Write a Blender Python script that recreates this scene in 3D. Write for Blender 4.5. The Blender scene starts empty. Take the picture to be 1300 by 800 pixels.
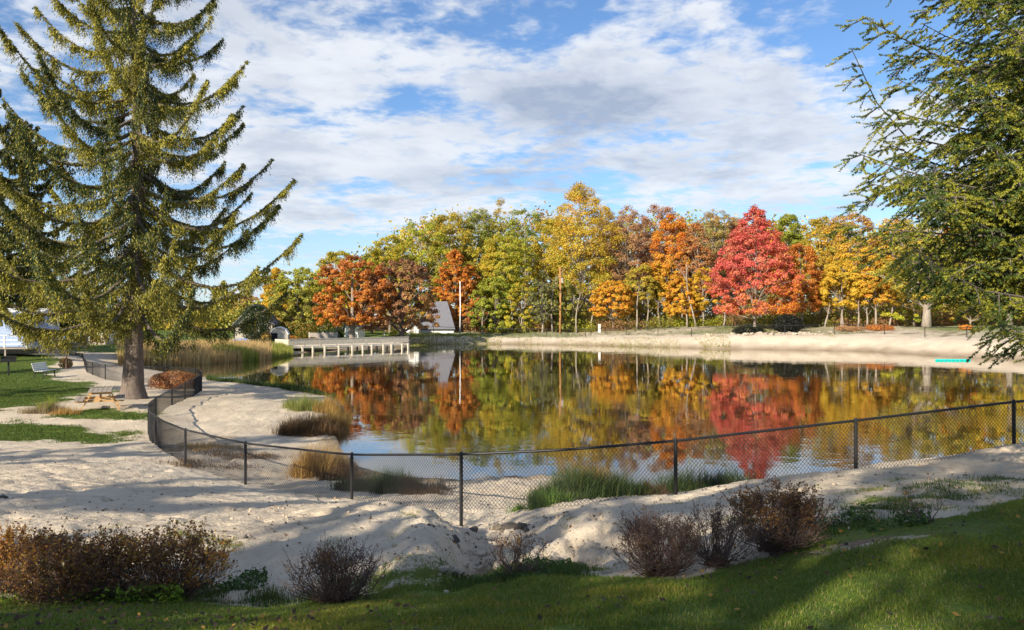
import bpy, math, random
import numpy as np
from math import radians, sin, cos, pi, sqrt, exp

random.seed(11)
RNG = np.random.default_rng(7)
SC = bpy.context.scene
COL = SC.collection

# ------------------------------------------------------------------ camera
CAMH, FPX, HY = 3.8, 980.0, 404.0
cam_d = bpy.data.cameras.new('camera'); cam = bpy.data.objects.new('camera', cam_d); COL.objects.link(cam)
cam_d.sensor_width = 36.0; cam_d.lens = 36.0 * FPX / 1300.0
cam_d.clip_start = 0.05; cam_d.clip_end = 9000
cam.location = (0, 0, CAMH); cam.rotation_euler = (radians(90) + math.atan(4 / FPX), 0, 0)
SC.camera = cam

# ------------------------------------------------------------------ light
SUN_EL = radians(25.0)
SH = np.array([0.60, 0.80])            # direction in which shadows fall on the ground
SH = SH / np.linalg.norm(SH)
sx, sy = -SH[0], -SH[1]                 # horizontal direction towards the sun
sun_d = bpy.data.lights.new('sun', 'SUN'); sun = bpy.data.objects.new('sun', sun_d); COL.objects.link(sun)
sun_d.energy = 5.0; sun_d.angle = radians(0.53); sun_d.color = (1.0, 0.89, 0.73)
from mathutils import Vector
tosun = Vector((sx * cos(SUN_EL), sy * cos(SUN_EL), sin(SUN_EL)))
sun.rotation_euler = tosun.to_track_quat('Z', 'Y').to_euler()
sun.location = (-40, -30, 40)

vs = SC.view_settings
vs.view_transform = 'Standard'; vs.look = 'None'; vs.gamma = 1.0; vs.use_curve_mapping = False
vs.exposure = 0.70

W = bpy.data.worlds.new('World'); SC.world = W; W.use_nodes = True
nt = W.node_tree; nt.nodes.clear()
class N:
    """small node-building helper"""
    def __init__(s, tree): s.t = tree
    def new(s, typ, **kw):
        n = s.t.nodes.new(typ)
        for k, v in kw.items(): setattr(n, k, v)
        return n
    def put(s, sock, v):
        if isinstance(v, bpy.types.NodeSocket): s.t.links.new(v, sock)
        elif v is not None: sock.default_value = v
    def m(s, op, a, b=None, c=None, clamp=False):
        n = s.new('ShaderNodeMath', operation=op); n.use_clamp = clamp
        s.put(n.inputs[0], a); s.put(n.inputs[1], b); s.put(n.inputs[2], c)
        return n.outputs[0]
    def mix(s, f, a, b, blend='MIX'):
        n = s.new('ShaderNodeMix', data_type='RGBA', blend_type=blend)
        n.clamp_factor = True
        s.put(n.inputs[0], f); s.put(n.inputs[6], a); s.put(n.inputs[7], b)
        return n.outputs[2]
    def noise(s, vec, scale, detail=4, rough=0.55, dist=0.0):
        n = s.new('ShaderNodeTexNoise'); s.put(n.inputs['Vector'], vec)
        n.inputs['Scale'].default_value = scale; n.inputs['Detail'].default_value = detail
        n.inputs['Roughness'].default_value = rough; n.inputs['Distortion'].default_value = dist
        return n.outputs[0]
    def ramp(s, v, lo, hi, a=0.0, b=1.0):
        n = s.new('ShaderNodeMapRange'); n.interpolation_type = 'SMOOTHSTEP'
        s.put(n.inputs[0], v); n.inputs[1].default_value = lo; n.inputs[2].default_value = hi
        n.inputs[3].default_value = a; n.inputs[4].default_value = b
        return n.outputs[0]

def build_sky():
    n = N(nt)
    sky = n.new('ShaderNodeTexSky', sky_type='NISHITA'); sky.sun_disc = False
    sky.sun_elevation = SUN_EL; sky.sun_rotation = math.atan2(sx, sy)
    sky.air_density = 1.0; sky.dust_density = 0.3; sky.ozone_density = 2.2; sky.altitude = 200
    tc = n.new('ShaderNodeTexCoord'); sep = n.new('ShaderNodeSeparateXYZ'); nt.links.new(tc.outputs['Generated'], sep.inputs[0])
    x, y, z = sep.outputs
    zc = n.m('ADD', n.m('MAXIMUM', z, 0.0), 0.10)
    px = n.m('DIVIDE', x, zc); py = n.m('DIVIDE', y, zc)
    comb = n.new('ShaderNodeCombineXYZ'); n.put(comb.inputs[0], px); n.put(comb.inputs[1], py); comb.inputs[2].default_value = 3.7
    P = comb.outputs[0]
    n1 = n.noise(P, 0.75, 4, 0.5, 0.2)
    n2 = n.noise(P, 3.6, 5, 0.55, 0.25)
    n3 = n.noise(P, 11.0, 5, 0.6, 0.3)
    n4 = n.noise(P, 1.9, 5, 0.6, 0.2)
    cov = n.m('ADD', n.m('MULTIPLY', n1, 0.45), n.m('ADD', n.m('MULTIPLY', n2, 0.70), n.m('MULTIPLY', n3, 0.55)))
    ya = n.m('MAXIMUM', y, 0.05)
    a = n.m('DIVIDE', x, ya); b = n.m('DIVIDE', z, ya)
    def blob(cx, cy, wx, wy, amp):
        A = (cx - 650) / FPX; B = (HY - cy) / FPX
        u = n.m('DIVIDE', n.m('SUBTRACT', a, A), wx / FPX); v = n.m('DIVIDE', n.m('SUBTRACT', b, B), wy / FPX)
        r = n.m('ADD', n.m('MULTIPLY', u, u), n.m('MULTIPLY', v, v))
        return n.m('MULTIPLY', n.m('EXPONENT', n.m('MULTIPLY', r, -1.0)), amp)
    def total(lst):
        t = None
        for q in lst:
            g = blob(*q); t = g if t is None else n.m('ADD', t, g)
        return t
    bias = total([(780, 105, 230, 70, 0.26), (520, 205, 150, 42, 0.24), (330, 90, 160, 120, 0.10), (640, 60, 130, 40, -0.16), (470, 90, 160, 60, 0.10),
                  (1130, 50, 110, 50, -0.30), (545, 128, 60, 26, -0.20), (440, 232, 60, 14, -0.14), (380, 270, 70, 26, 0.14),
                  (1010, 170, 170, 40, 0.16), (980, 248, 130, 22, 0.20), (580, 262, 90, 14, 0.12), (1010, 95, 110, 40, 0.05), (850, 215, 150, 24, 0.12),
                  (470, 320, 130, 26, -0.06), (360, 200, 90, 30, 0.12), (900, 130, 120, 50, -0.05), (830, 165, 70, 12, -0.12), (620, 160, 50, 14, -0.08), (1030, 288, 60, 14, -0.1), (700, 20, 60, 22, -0.10), (480, 20, 60, 22, -0.1)])
    d = n.m('ADD', cov, bias)
    mask = n.ramp(d, 0.76, 1.03)
    _unused = n.ramp(n.m('ADD', d, n.m('MULTIPLY', n2, 0.25)), 1.05, 1.45)
    under = n.m('ADD', total([(760, 142, 190, 42, 0.62), (600, 226, 110, 20, 0.60), (690, 100, 90, 40, 0.3), (360, 228, 60, 20, 0.30), (1010, 262, 120, 14, 0.42), (880, 208, 100, 20, 0.38), (400, 278, 60, 10, 0.3)]), n.m('MULTIPLY', n.ramp(n4, 0.42, 0.66), 0.42))
    under = n.m('MULTIPLY', under, n.ramp(n2, 0.30, 0.62, 0.7, 1.35))
    white = (6.4, 6.6, 6.9, 1); grey = (3.0, 3.45, 4.35, 1)
    cc = n.mix(under, white, grey)
    cc = n.mix(n.m('MULTIPLY', n.ramp(n3, 0.42, 0.62), 0.12), cc, (6.9, 7.1, 7.3, 1))
    skyc = n.mix(1.0, sky.outputs[0], (0.80, 0.98, 1.18, 1), 'MULTIPLY')
    hz = n.ramp(z, 0.0, 0.22, 0.42, 0.0)
    skyc = n.mix(hz, skyc, (5.0, 5.8, 7.0, 1))
    out = n.mix(n.m('MULTIPLY', mask, 0.90), skyc, cc)
    bg = n.new('ShaderNodeBackground'); n.put(bg.inputs[0], out); bg.inputs[1].default_value = 0.088
    o = n.new('ShaderNodeOutputWorld'); nt.links.new(bg.outputs[0], o.inputs[0])
build_sky()

# ------------------------------------------------------------------ helpers
def w(px, py, d):
    return np.array([(px - 650) / FPX * d, d, CAMH - (py - HY) / FPX * d])

def tag(o, label=None, cat=None, group=None, kind=None):
    if label: o['label'] = label
    if cat: o['category'] = cat
    if group: o['group'] = group
    if kind: o['kind'] = kind
    return o

def empty(name, loc, rz=0, label=None, cat=None, group=None):
    o = bpy.data.objects.new(name, None); COL.objects.link(o)
    o.location = loc; o.rotation_euler = (0, 0, rz); o.empty_display_size = 0.2
    return tag(o, label, cat, group)

def npmesh(name, V, F, mat, parent=None, col=None, smooth=False, fattr=None):
    """V (n,3), F (m,k) uniform polygons; col (m,3) per-face colour"""
    V = np.asarray(V, dtype=np.float32); F = np.asarray(F, dtype=np.int32)
    me = bpy.data.meshes.new(name)
    k = F.shape[1]
    me.vertices.add(len(V)); me.vertices.foreach_set('co', V.ravel())
    me.loops.add(F.size); me.loops.foreach_set('vertex_index', F.ravel())
    me.polygons.add(len(F)); me.polygons.foreach_set('loop_start', np.arange(0, F.size, k, dtype=np.int32))
    me.update(calc_edges=True)
    if col is not None:
        at = me.attributes.new('Col', 'FLOAT_COLOR', 'FACE')
        c = np.ones((len(F), 4), dtype=np.float32); c[:, :3] = col
        at.data.foreach_set('color', c.ravel())
    if smooth: me.polygons.foreach_set('use_smooth', np.ones(len(F), dtype=bool))
    me.materials.append(mat)
    o = bpy.data.objects.new(name, me); COL.objects.link(o)
    if parent is not None: o.parent = parent
    return o

class MB:
    """collects boxes, bars and tubes, builds one mesh"""
    def __init__(s): s.v = []; s.f = []
    def add(s, vs_, fs):
        b = len(s.v); s.v += [tuple(map(float, p)) for p in vs_]; s.f += [tuple(b + i for i in f) for f in fs]
    def box(s, x0, x1, y0, y1, z0, z1):
        s.add([(x0,y0,z0),(x1,y0,z0),(x1,y1,z0),(x0,y1,z0),(x0,y0,z1),(x1,y0,z1),(x1,y1,z1),(x0,y1,z1)],
              [(0,3,2,1),(4,5,6,7),(0,1,5,4),(1,2,6,5),(2,3,7,6),(3,0,4,7)])
    def bar(s, p, q, wd, ht, up=(0,0,1)):
        p = Vector(p); q = Vector(q); d = (q - p).normalized(); u = Vector(up)
        if abs(d.dot(u)) > 0.98: u = Vector((0,1,0))
        r = d.cross(u).normalized(); t = r.cross(d).normalized()
        vv = []
        for e in (p, q):
            for a_, b_ in ((-1,-1),(1,-1),(1,1),(-1,1)): vv.append(e + r * (a_ * wd / 2) + t * (b_ * ht / 2))
        s.add(vv, [(3,2,1,0),(4,5,6,7),(0,1,5,4),(1,2,6,5),(2,3,7,6),(3,0,4,7)])
    def tube(s, pts, rad, n=8, cap=True):
        pts = [Vector(p) for p in pts]
        if not hasattr(rad, '__len__'): rad = [rad] * len(pts)
        b = len(s.v); a = None
        for i, p in enumerate(pts):
            d = (pts[min(i+1, len(pts)-1)] - pts[max(i-1, 0)])
            if d.length < 1e-9: d = Vector((0,0,1))
            d.normalize()
            if a is None:
                a = d.cross(Vector((0,0,1)) if abs(d.z) < 0.9 else Vector((1,0,0))).normalized()
            else:
                a = (a - d * a.dot(d)).normalized()
            c = d.cross(a)
            for k in range(n):
                t = 2 * pi * k / n
                q = p + (a * cos(t) + c * sin(t)) * rad[i]; s.v.append((q.x, q.y, q.z))
        for i in range(len(pts) - 1):
            for k in range(n):
                k2 = (k + 1) % n
                s.f.append((b+i*n+k, b+i*n+k2, b+(i+1)*n+k2, b+(i+1)*n+k))
        if cap:
            s.f.append(tuple(b + k for k in range(n))[::-1]); e = b + (len(pts)-1)*n
            s.f.append(tuple(e + k for k in range(n)))
    def prism(s, outline, axis0, axis1, ext0, ext1, fn):
        """outline list of 2D; fn(u,v,t)->3D for t in ext0, ext1"""
        n = len(outline); b = len(s.v)
        for t in (ext0, ext1):
            for (u, v) in outline: s.v.append(tuple(fn(u, v, t)))
        s.f.append(tuple(b + i for i in range(n))[::-1]); s.f.append(tuple(b + n + i for i in range(n)))
        for i in range(n):
            j = (i + 1) % n; s.f.append((b+i, b+j, b+n+j, b+n+i))
    def build(s, name, mat, parent=None, smooth=False, bevel=0.0):
        me = bpy.data.meshes.new(name); me.from_pydata(s.v, [], s.f); me.update()
        import bmesh
        bm = bmesh.new(); bm.from_mesh(me); bmesh.ops.recalc_face_normals(bm, faces=bm.faces)
        if bevel: bmesh.ops.bevel(bm, geom=bm.edges[:], offset=bevel, segments=1, affect='EDGES', clamp_overlap=True)
        bm.to_mesh(me); bm.free()
        if smooth:
            for p in me.polygons: p.use_smooth = True
        me.materials.append(mat)
        o = bpy.data.objects.new(name, me); COL.objects.link(o)
        if parent is not None: o.parent = parent
        return o

def copy_tree(o, parent=None):
    c = o.copy(); COL.objects.link(c)
    if parent is not None: c.parent = parent
    for ch in list(o.children): copy_tree(ch, c)
    return c

# numpy value noise
_H = np.random.default_rng(5).random((256, 256))
def vnoise(x, y):
    xi = np.floor(x).astype(int); yi = np.floor(y).astype(int); fx = x - xi; fy = y - yi
    fx = fx*fx*(3-2*fx); fy = fy*fy*(3-2*fy)
    a = _H[xi & 255, yi & 255]; b = _H[(xi+1) & 255, yi & 255]; c = _H[xi & 255, (yi+1) & 255]; d = _H[(xi+1) & 255, (yi+1) & 255]
    return (a*(1-fx)+b*fx)*(1-fy) + (c*(1-fx)+d*fx)*fy - 0.5
def fbm(x, y, f, o=4, g=0.5):
    t = 0; a = 1
    for i in range(o):
        t = t + a * vnoise(x*f + 17.3*i, y*f + 9.1*i); f *= 2.03; a *= g
    return t
def sstep(x, a, b):
    t = np.clip((x - a) / (b - a), 0, 1); return t*t*(3-2*t)

# ------------------------------------------------------------------ materials
def new_mat(name):
    m = bpy.data.materials.new(name); m.use_nodes = True; t = m.node_tree; t.nodes.clear()
    n = N(t); out = n.new('ShaderNodeOutputMaterial'); return m, n, out

def rough_mat(name, c1, c2=None, scale=6.0, rough=0.8, bump=0.15, spec=0.3, metal=0.0, stretch=None, bscale=None):
    m, n, out = new_mat(name)
    b = n.new('ShaderNodeBsdfPrincipled'); c2 = c2 or tuple(0.65 * v for v in c1)
    tc = n.new('ShaderNodeTexCoord'); vec = tc.outputs['Object']
    if stretch:
        mp = n.new('ShaderNodeMapping'); mp.inputs['Scale'].default_value = stretch; n.put(mp.inputs[0], vec); vec = mp.outputs[0]
    ns = n.noise(vec, scale, 6, 0.6)
    ns2 = n.noise(vec, (bscale or scale * 4), 5, 0.65)
    f = n.ramp(n.m('ADD', n.m('MULTIPLY', ns, 0.7), n.m('MULTIPLY', ns2, 0.3)), 0.35, 0.65)
    n.put(b.inputs['Base Color'], n.mix(f, (*c1, 1), (*c2, 1)))
    b.inputs['Roughness'].default_value = rough; b.inputs['Metallic'].default_value = metal
    b.inputs['Specular IOR Level'].default_value = spec
    if bump:
        bp = n.new('ShaderNodeBump'); bp.inputs['Strength'].default_value = bump; bp.inputs['Distance'].default_value = 0.02
        n.put(bp.inputs['Height'], ns2); n.put(b.inputs['Normal'], bp.outputs[0])
    n.t.links.new(b.outputs[0], out.inputs[0]); return m

def leaf_mat(name, trans=0.35, rough=0.55, spec=0.25):
    m, n, out = new_mat(name)
    at = n.new('ShaderNodeAttribute', attribute_name='Col')
    b = n.new('ShaderNodeBsdfPrincipled'); n.put(b.inputs['Base Color'], at.outputs['Color'])
    b.inputs['Roughness'].default_value = rough; b.inputs['Specular IOR Level'].default_value = spec
    tr = n.new('ShaderNodeBsdfTranslucent'); n.put(tr.inputs[0], at.outputs['Color'])
    mx = n.new('ShaderNodeMixShader'); mx.inputs[0].default_value = trans
    n.t.links.new(b.outputs[0], mx.inputs[1]); n.t.links.new(tr.outputs[0], mx.inputs[2]); n.t.links.new(mx.outputs[0], out.inputs[0])
    return m

M = {}
M['leaf'] = leaf_mat('leaf')
M['needle'] = leaf_mat('needle', 0.22, 0.5, 0.25)
M['blade'] = leaf_mat('blade', 0.35, 0.5, 0.3)
M['bark'] = rough_mat('bark', (0.10, 0.075, 0.06), (0.20, 0.16, 0.13), 3, 0.9, 0.6, stretch=(4, 4, 0.8))
M['pale_bark'] = rough_mat('pale_bark', (0.36, 0.31, 0.25), (0.20, 0.165, 0.13), 2, 0.85, 0.3, stretch=(3, 3, 0.7))
M['grey_bark'] = rough_mat('grey_bark', (0.17, 0.145, 0.12), (0.09, 0.075, 0.06), 2, 0.85, 0.3, stretch=(3, 3, 0.7))
M['twig'] = rough_mat('twig', (0.19, 0.125, 0.09), (0.11, 0.075, 0.06), 20, 0.8, 0)
M['black_metal'] = rough_mat('black_metal', (0.012, 0.012, 0.013), (0.02, 0.02, 0.02), 12, 0.45, 0, spec=0.4)
M['old_wood'] = rough_mat('old_wood', (0.55, 0.50, 0.42), (0.38, 0.34, 0.28), 3, 0.8, 0.2, stretch=(1, 1, 6))
M['deck_wood'] = rough_mat('deck_wood', (0.80, 0.71, 0.56), (0.62, 0.53, 0.40), 4, 0.85, 0.2)
M['new_wood'] = rough_mat('new_wood', (0.68, 0.42, 0.19), (0.54, 0.32, 0.13), 5, 0.7, 0.15)
M['weathered'] = rough_mat('weathered', (0.42, 0.36, 0.31), (0.28, 0.24, 0.20), 5, 0.8, 0.2)
M['white_paint'] = rough_mat('white_paint', (0.78, 0.78, 0.76), (0.66, 0.66, 0.64), 3, 0.6, 0.05)
M['blue_paint'] = rough_mat('blue_paint', (0.20, 0.33, 0.62), (0.15, 0.26, 0.50), 2, 0.6, 0.05)
M['shaded_white'] = rough_mat('shaded_white', (0.38, 0.48, 0.70), (0.32, 0.42, 0.62), 2, 0.6, 0.05)  # white walls, with the blue cast of shade put into the colour
M['shingle'] = rough_mat('shingle', (0.19, 0.19, 0.21), (0.12, 0.12, 0.14), 8, 0.9, 0.3)
M['dark_glass'] = rough_mat('dark_glass', (0.02, 0.025, 0.03), (0.03, 0.035, 0.04), 2, 0.08, 0, spec=0.6)
M['rock'] = rough_mat('rock', (0.46, 0.40, 0.31), (0.30, 0.25, 0.19), 3, 0.9, 0.5)
M['dark_rock'] = rough_mat('dark_rock', (0.14, 0.12, 0.10), (0.07, 0.06, 0.05), 8, 0.9, 0.5)
M['tan_cloth'] = rough_mat('tan_cloth', (0.52, 0.46, 0.30), (0.42, 0.37, 0.24), 3, 0.8, 0.1)
M['teal'] = rough_mat('teal', (0.01, 0.52, 0.45), (0.01, 0.44, 0.38), 4, 0.4, 0)
M['blue_tarp'] = rough_mat('blue_tarp', (0.14, 0.32, 0.72), (0.10, 0.24, 0.58), 3, 0.5, 0.1)
M['rubber'] = rough_mat('rubber', (0.015, 0.015, 0.015), None, 5, 0.8, 0)
M['red_paint'] = rough_mat('red_paint', (0.35, 0.03, 0.02), None, 3, 0.4, 0)

def ground_mat():
    m, n, out = new_mat('ground')
    b = n.new('ShaderNodeBsdfPrincipled')
    geo = n.new('ShaderNodeNewGeometry'); P = geo.outputs['Position']
    at = n.new('ShaderNodeAttribute', attribute_name='mask')   # r grass, g dry/dirt, b wet
    sp = n.new('ShaderNodeSeparateColor'); n.put(sp.inputs[0], at.outputs['Color'])
    g, dry, wet = sp.outputs
    a1 = n.noise(P, 0.6, 5, 0.6); a2 = n.noise(P, 5.0, 6, 0.65); a3 = n.noise(P, 38.0, 4, 0.7); a4 = n.noise(P, 1.7, 7, 0.7)
    sand = n.mix(n.ramp(a1, 0.35, 0.65), (0.64, 0.545, 0.41, 1), (0.56, 0.465, 0.345, 1))
    sand = n.mix(n.ramp(n.noise(P, 0.27, 6, 0.65), 0.48, 0.68, 0, 0.32), sand, (0.44, 0.36, 0.26, 1))
    sand = n.mix(n.ramp(a2, 0.50, 0.75, 0, 0.45), sand, (0.41, 0.335, 0.25, 1))
    sand = n.mix(n.ramp(a3, 0.60, 0.75, 0, 0.55), sand, (0.26, 0.20, 0.14, 1))
    sand = n.mix(n.m('MULTIPLY', n.ramp(a4, 0.58, 0.68), n.ramp(a3, 0.42, 0.55, 0.1, 0.6)), sand, (0.24, 0.18, 0.12, 1))
    dirt = n.mix(n.ramp(a2, 0.35, 0.65), (0.15, 0.105, 0.07, 1), (0.30, 0.225, 0.155, 1))
    dirt = n.mix(n.ramp(a3, 0.55, 0.7, 0, 0.6), dirt, (0.33, 0.22, 0.09, 1))
    grass = n.mix(n.ramp(a1, 0.38, 0.62), (0.085, 0.145, 0.022, 1), (0.13, 0.18, 0.03, 1))
    grass = n.mix(n.ramp(a2, 0.40, 0.70, 0, 0.65), grass, (0.15, 0.15, 0.045, 1))
    grass = n.mix(n.ramp(a3, 0.50, 0.72, 0, 0.6), grass, (0.03, 0.055, 0.012, 1))
    jit = n.m('MULTIPLY', n.m('SUBTRACT', n.m('ADD', n.m('MULTIPLY', a2, 0.6), n.m('MULTIPLY', a3, 0.4)), 0.5), 1.6)
    gm = n.ramp(n.m('ADD', g, jit), 0.38, 0.62)
    dm = n.ramp(n.m('ADD', dry, jit), 0.38, 0.75)
    c = n.mix(dm, sand, dirt); c = n.mix(gm, c, grass)
    c = n.mix(n.m('MULTIPLY', wet, 0.75), c, (0.17, 0.115, 0.06, 1))
    n.put(b.inputs['Base Color'], c); b.inputs['Roughness'].default_value = 0.95; b.inputs['Specular IOR Level'].default_value = 0.15
    bp = n.new('ShaderNodeBump'); bp.inputs['Strength'].default_value = 0.9; bp.inputs['Distance'].default_value = 0.05
    hgt = n.m('ADD', n.m('MULTIPLY', a2, 1.0), n.m('ADD', n.m('MULTIPLY', a3, 0.30), n.m('MULTIPLY', n.noise(P, 13, 5, 0.6), 0.5)))
    n.put(bp.inputs['Height'], hgt); n.put(b.inputs['Normal'], bp.outputs[0])
    n.t.links.new(b.outputs[0], out.inputs[0]); return m
M['ground'] = ground_mat()

def water_mat():
    m, n, out = new_mat('water')
    geo = n.new('ShaderNodeNewGeometry'); P = geo.outputs['Position']
    d = n.new('ShaderNodeBsdfDiffuse'); d.inputs[0].default_value = (0.024, 0.021, 0.009, 1)
    g = n.new('ShaderNodeBsdfGlossy'); g.inputs['Roughness'].default_value = 0.02; g.inputs[0].default_value = (0.98, 0.97, 0.95, 1)
    r1 = n.noise(P, 1.5, 3, 0.5, 0.3); r2 = n.noise(P, 6.0, 3, 0.5, 0.2); r3 = n.noise(P, 0.16, 3, 0.5, 0.0)
    amp = n.ramp(r3, 0.42, 0.66, 0.15, 1.0)
    h = n.m('MULTIPLY', n.m('ADD', n.m('MULTIPLY', r1, 0.0060), n.m('MULTIPLY', r2, 0.0012)), amp)
    bp = n.new('ShaderNodeBump'); bp.inputs['Strength'].default_value = 1.0; bp.inputs['Distance'].default_value = 1.0
    n.put(bp.inputs['Height'], h); n.put(g.inputs['Normal'], bp.outputs[0])
    fr = n.new('ShaderNodeFresnel'); fr.inputs[0].default_value = 1.42
    f = n.m('POWER', fr.outputs[0], 0.62)
    mx = n.new('ShaderNodeMixShader'); n.put(mx.inputs[0], f); n.t.links.new(d.outputs[0], mx.inputs[1]); n.t.links.new(g.outputs[0], mx.inputs[2])
    n.t.links.new(mx.outputs[0], out.inputs[0]); return m
M['water'] = water_mat()

# ------------------------------------------------------------------ terrain
def lk(px, py):
    d = FPX * CAMH / (py - HY); return ((px - 650) / FPX * d, d)
LAKE = [lk(*p) for p in [(545,608),(600,611),(650,609),(700,606),(745,608),(790,622),(850,630),(1000,615),(1086,603),(1288,582),(1500,540),(1800,520)]]
LAKE += [(52, 46), (51, 60), (47, 68)]
LAKE += [lk(*p) for p in [(1278,456),(1176,450.5),(1098,445.5),(975,443.5),(900,442.8),(870,441.5),(830,440.5),(800,440),(760,438.5),(700,437.5),(640,437),(600,436.8),(560,437),(520,439),(470,442),(400,446),(368,451),(330,457),(262,461),(200,463),(165,464)]]
LAKE += [lk(*p) for p in [(150,467),(200,472),(235,478),(262,483),(290,486),(340,492),(395,501),(425,508),(437,518),(428,535),(424,552),(434,572),(455,592),(495,603)]]
LAKE = np.array(LAKE)

def lake_sd(x, y):
    """signed distance, positive outside the lake"""
    shp = x.shape; x = x.ravel(); y = y.ravel()
    best = np.full(x.shape, 1e9); inside = np.zeros(x.shape, bool); n = len(LAKE)
    for i in range(n):
        ax, ay = LAKE[i]; bx, by = LAKE[(i+1) % n]
        dx, dy = bx-ax, by-ay; t = np.clip(((x-ax)*dx+(y-ay)*dy)/(dx*dx+dy*dy), 0, 1)
        q = (x-ax-t*dx)**2 + (y-ay-t*dy)**2; best = np.minimum(best, q)
        c = (ay > y) != (by > y)
        with np.errstate(divide='ignore', invalid='ignore'):
            xi = ax + (y-ay)*dx/(dy if dy != 0 else 1e-9)
        inside ^= c & (x < xi)
    s = np.sqrt(best); return np.where(inside, -s, s).reshape(shp)

CT = []
for p in [(650,800,4.3),(0,800,4.6),(1300,800,4.2),(430,765,6.3),(100,765,6.3),(250,766,6.3),(830,740,6.0),(980,715,6.3),(1175,670,6.8),(1300,635,7.5),
          (655,735,6.2),(540,745,6.8),(610,722,7.3),(600,705,8.5),(600,690,9.5),(602,680,10.8),(585,669,12.5),(640,670,11.6),
          (548,700,7.9),(555,670,9.0),(540,648,10.5),(500,640,12),(450,640,12.5),(470,655,10.2),(480,690,8.4),(400,690,8.3),(300,740,7.2),(350,650,11.5),(250,690,8.6),
          (446,635,14.5),(585,655,14.0),(520,640,14.5),(700,640,13.5),(640,630,15.5),
          (680,668,11.0),(705,650,11.6),(735,643,10.3),(800,636,10.6),(850,628,11.5),(770,692,8.8),(720,712,7.9),(700,690,9.0),(830,690,8.2),(900,660,8.8),
          (930,620,11),(1000,606,11.6),(1086,597,12.0),(1288,566,12.8),(1200,612,9.6),(1100,640,8.3),(1020,650,8.5),
          (0,700,8.2),(0,640,11),(100,600,15),(0,560,22),(100,560,23),(312,615,16),(236,590,18.5),(198,571,21),(200,640,12),(0,600,15),
          (125,518,29),(170,506,33),(60,480,45),(300,520,29),(350,500,37),(400,530,28),(400,600,19),
          (1250,640,7.8),(1100,700,6),(1300,700,5.5),(1300,600,10.3)]:
    CT.append(w(*p))
for p in [(0,0,2.2),(-8,2,2.1),(8,2,2.3),(0,-8,2.3),(-14,-8,2.2),(14,-8,2.3),(-13,8,1.5),(-20,15,0.9),(15,8,2.2),(18,16,1.6),(24,20,1.3),(-30,25,0.5),(-30,5,1.4),(30,0,2.3),(-30,-20,2.2),(30,-20,2.3),(-40,50,0.4),(-25,43,0.2),
          (0.5,16,0.25),(3,14.3,0.45),(6,15,0.6),(10,17,0.7),(0,18,0.1),(10,40,0.0),(30,40,0.3)]:
    CT.append(np.array(p, float))
CT = np.array(CT)
def _tps(r2): return r2 * np.log(np.maximum(r2, 1e-9)) * 0.5
_n = len(CT); _A = np.zeros((_n+3, _n+3))
_r2 = ((CT[:, None, :2] - CT[None, :, :2])**2).sum(-1)
_A[:_n, :_n] = _tps(_r2) + np.eye(_n) * 0.02; _A[:_n, _n] = 1; _A[:_n, _n+1:] = CT[:, :2]; _A[_n, :_n] = 1; _A[_n+1:, :_n] = CT[:, :2].T
_W = np.linalg.solve(_A, np.concatenate([CT[:, 2], np.zeros(3)]))
def tps(x, y):
    s = _W[_n] + _W[_n+1]*x + _W[_n+2]*y
    for i in range(_n): s = s + _W[i] * _tps((x-CT[i,0])**2 + (y-CT[i,1])**2)
    return s

def far_land(x, y, sd):
    right = sstep(x, 12, 34)
    top = 0.95*(1-right) + 1.45*right
    slope = 0.26*(1-right) + 0.36*right
    left = sstep(-x, 16, 24) * sstep(y, 55, 70)
    z = np.minimum(0.03 + sd*slope, top + 0.25*fbm(x, y, 0.25, 3)) + np.clip(sd - 6, 0, 16)*0.062 + np.clip(sd-30, 0, 200)*0.008
    zl = np.minimum(0.03 + sd*0.12, 0.55) + np.clip(sd-12, 0, 60)*0.012
    return z*(1-left) + zl*left

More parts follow.
